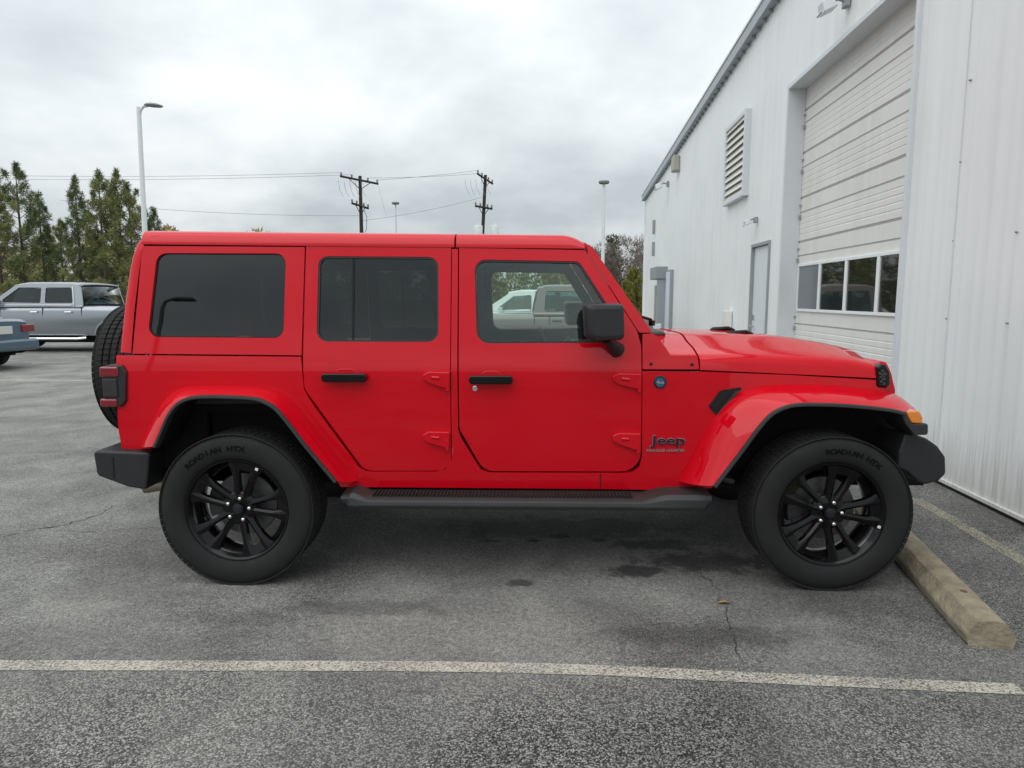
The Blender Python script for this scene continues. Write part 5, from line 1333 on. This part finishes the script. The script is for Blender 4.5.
def pine_meshes(seed, H, spread, dens=1.0, start=.25):
    rnd = random.Random(seed); tr = MB(); cr = MB(); bend = rnd.uniform(-.25, .25)
    P = [Vector((bend*math.sin(t*2.2), .3*bend*t, H*t)) for t in [i/8 for i in range(9)]]
    tr.tube(P, [.015*H*(1-i/8)**.8*.75+.02 for i in range(9)], 8)
    z = H*start
    while z < H*.97:
        t = z/H; ctr = P[min(8, int(t*8))].lerp(P[min(8, int(t*8)+1)], t*8-int(t*8)); k = rnd.randint(3, 4); a0 = rnd.uniform(0, 6.28)
        for i in range(k):
            if rnd.random() < .12: continue
            a = a0+6.28*i/k+rnd.uniform(-.4, .4); Lb = spread*((1-t)**.7*.95+.08)*rnd.uniform(.55, 1.25); up = rnd.uniform(.1, .5)+.6*t
            e = Vector((math.cos(a), math.sin(a), up)).normalized(); mid = ctr+e*Lb*.55; end = mid+Vector((e.x, e.y, e.z+.5)).normalized()*Lb*.45
            tr.tube([ctr, mid, end], [.035*(1-t)+.012, .02*(1-t)+.010, .008], 5, cap=False)
            candle(cr.bm, end, Vector((e.x*.3, e.y*.3, 1)).normalized(), rnd, dens)
            for q in range(1+int(Lb*1.8)):
                f = rnd.uniform(.40, .95); b = ctr.lerp(mid, f/.55) if f < .55 else mid.lerp(end, (f-.55)/.45)
                sd_ = Vector((-e.y, e.x, 0))*rnd.choice((-1, 1)); tip = b+(sd_*.8+Vector((e.x*.5, e.y*.5, .4)))*Lb*rnd.uniform(.12, .32)
                tr.tube([b, tip], [.012, .006], 4, cap=False)
                candle(cr.bm, tip, Vector((sd_.x*.3, sd_.y*.3, 1)).normalized(), rnd, dens, rnd.choice((2, 2, 3)))
        z += H*.064*rnd.uniform(.8, 1.3)
    for q in range(3): candle(cr.bm, P[8]+Vector((rnd.uniform(-.15, .15), rnd.uniform(-.15, .15), -.3+.15*q)), Vector((0, 0, 1)), rnd, 1.0, 4)
    tm = tr.mesh('trunk'); cm = cr.mesh('crown', False, recalc=False); return tm, cm
def tree(name, meshes, mats, loc, s, rz, label, group, cat='tree'):
    root = empty(name, loc, rz, label, cat, group); root.scale = (s, s, s)
    for me, m, nm in zip(meshes, mats, ('trunk', 'crown')):
        if not me.materials: me.materials.append(m)
        link(nm, me, None, root)
    return root
PV = [pine_meshes(1, 10, 2.9, .7, .20), pine_meshes(2, 10, 2.3, .7, .24), pine_meshes(3, 10, 2.7, .85, .14), pine_meshes(8, 10, 2.5, .8, .14)]
PM = [(M['bark'], M['needle']), (M['bark'], M['needle']), (M['bark'], M['needle2']), (M['bark'], M['needle2'])]
specs = [(18, 167, 44, 0, 'tall open pine at the left edge of the photo, behind the blue grey sedan'),
         (-8, 172, 43, 3, 'dark pine cut by the left edge of the photo'),
         (41, 196, 47, 1, 'short ragged pine right of the tall open pine at the left edge'),
         (72, 180, 44, 1, 'slender pointed pine standing alone above the silver pickup cab'),
         (99, 175, 43, 2, 'dense olive pine, left one of the pair left of the street lamp'),
         (114, 173, 44, 3, 'dense olive pine, right one of the pair left of the street lamp'),
         (128, 186, 46, 0, 'dense pine directly behind the street lamp pole'),
         (151, 210, 47, 1, 'low pine just right of the street lamp, above the red roof corner'),
         (58, 222, 50, 2, 'low pine in the gap left of the slender pointed pine'),
         (88, 214, 51, 0, 'low pine in the gap right of the slender pointed pine'),
         (-40, 180, 46, 2, 'pine outside the left edge of the photo')]
for i, (px, py, dist, v, lb) in enumerate(specs):
    p = at_depth(px, py, dist); tree('pine_tree', PV[v], PM[v], (p.x, p.y, 0), p.z/10.3, i*1.9, lb, 'pines behind the parked pickup')
# scrub and young wood along the edge of the lot: one mass
def scrub(name, pts, m, seed, kind='stuff', label=None, cat=None, group=None, ln=.32, wd=.06, n=26):
    rnd = random.Random(seed); mb = MB()
    for (x, y, h, r) in pts:
        k = int(h*7)
        for _ in range(k):
            z = h*rnd.random()**.8; rr = r*(1-.55*z/h)
            tuft(mb.bm, Vector((x+rnd.gauss(0, rr*.5), y+rnd.gauss(0, rr*.5), z)), .32, n, rnd, ln, wd)
    o = mb.build(name, m, None, smooth=False, recalc=False); return tag(o, label, cat, group, kind)
rnd = random.Random(21); pts = []
x = -62.0
while x < -14:
    pts.append((x, 41+rnd.uniform(-2, 8), rnd.uniform(3.2, 6.2), 1.5)); x += .55
scrub('undergrowth', pts, M['scrub'], 5, label='olive winter undergrowth massed below the pines', cat='undergrowth')
pts = []; x = -14.0
while x < 5.2:
    pts.append((x, 44+rnd.uniform(-2, 6), rnd.uniform(3.0, 4.9), 1.5)); x += .62
scrub('hedge_wood', pts, M['yellowpine'], 6, label='yellow green young wood seen through the front window of the red car', cat='wood')
pts = []
for i in range(60): pts.append((rnd.uniform(4, 19), rnd.uniform(62, 72), rnd.uniform(4.0, 7.2), 1.6))
scrub('bare_wood', pts, M['brush'], 7, label='brown bare winter brush between the red windscreen pillar and the building', cat='wood', wd=.03, ln=.5, n=20)
p = at_depth(613, 238, 73); scrub('bush', [(p.x, p.y, p.z, 1.0)], M['darkbush'], 8, None, 'dark round evergreen tree crown beside the slim pole lamp', 'tree', n=40)
ym = pine_meshes(12, 5, 2.0, 1.6, .02)
for k, (px, py, dist) in enumerate(((634, 272, 44), (626, 284, 40))):
    p = at_depth(px, py, dist); tree('pine_tree', ym, (M['bark'], M['yellowpine']), (p.x, p.y, 0), p.z/5.1, k*2.0, ('taller yellow green bushy pine next to the corner of the building', 'smaller yellow green bushy pine against the red windscreen pillar')[k], 'young pines by the building')
def bare_mesh(seed, H, depth=6, spread=.5):
    rnd = random.Random(seed); mb = MB()
    def br(p, d, L_, r, lv):
        q = p+d*L_*.5+Vector((rnd.uniform(-.05, .05), rnd.uniform(-.05, .05), 0))*L_; e = q+(d+Vector((rnd.uniform(-.15, .15), rnd.uniform(-.15, .15), .08))).normalized()*L_*.5
        mb.tube([p, q, e], [r, r*.8, r*.62], 5 if lv < 3 else 3, cap=False)
        if lv >= depth: return
        for k in range(3 if lv < 2 else rnd.choice((2, 3, 3))):
            ax = Vector((rnd.gauss(0, 1), rnd.gauss(0, 1), rnd.gauss(0, .4))).normalized(); nd = (d+ax*spread*rnd.uniform(.6, 1.4)+Vector((0, 0, .12))).normalized()
            br(e if k else e, nd, L_*rnd.uniform(.62, .84), r*.60, lv+1)
    br(Vector((0, 0, 0)), Vector((0, 0, 1)), H*.27, H*.016, 0); return mb.mesh('trunk', False, recalc=False)
BMs = [bare_mesh(31, 10, 6, .45), bare_mesh(32, 10, 6, .6)]
bspec = [(645, 222, 58, 0, 'tall bare winter tree touching the corner of the white building'), (632, 246, 60, 1, 'bare tree left of the tall bare tree at the building corner'), (618, 244, 66, 0, 'bare tree right behind the slim pole lamp'), (598, 242, 68, 1, 'bare tree left of the slim pole lamp above the red pillar'),
         (511, 230, 70, 1, 'bare treetop just showing above the front of the red roof'), (568, 233, 70, 0, 'bare treetop showing above the windscreen end of the red roof'), (183, 229, 66, 1, 'treetop just showing over the rear of the red roof'), (226, 229, 70, 0, 'small treetop showing over the red roof above the rear window')]
for k, (px, py, dist, v, lb) in enumerate(bspec):
    p = at_depth(px, py, dist); root = empty('bare_tree', (p.x, p.y, 0), k*1.3, lb, 'tree', 'bare winter trees'); s = p.z/10.2; root.scale = (s, s, s)
    if not BMs[v].materials: BMs[v].materials.append(M['twig'])
    link('trunk', BMs[v], None, root)
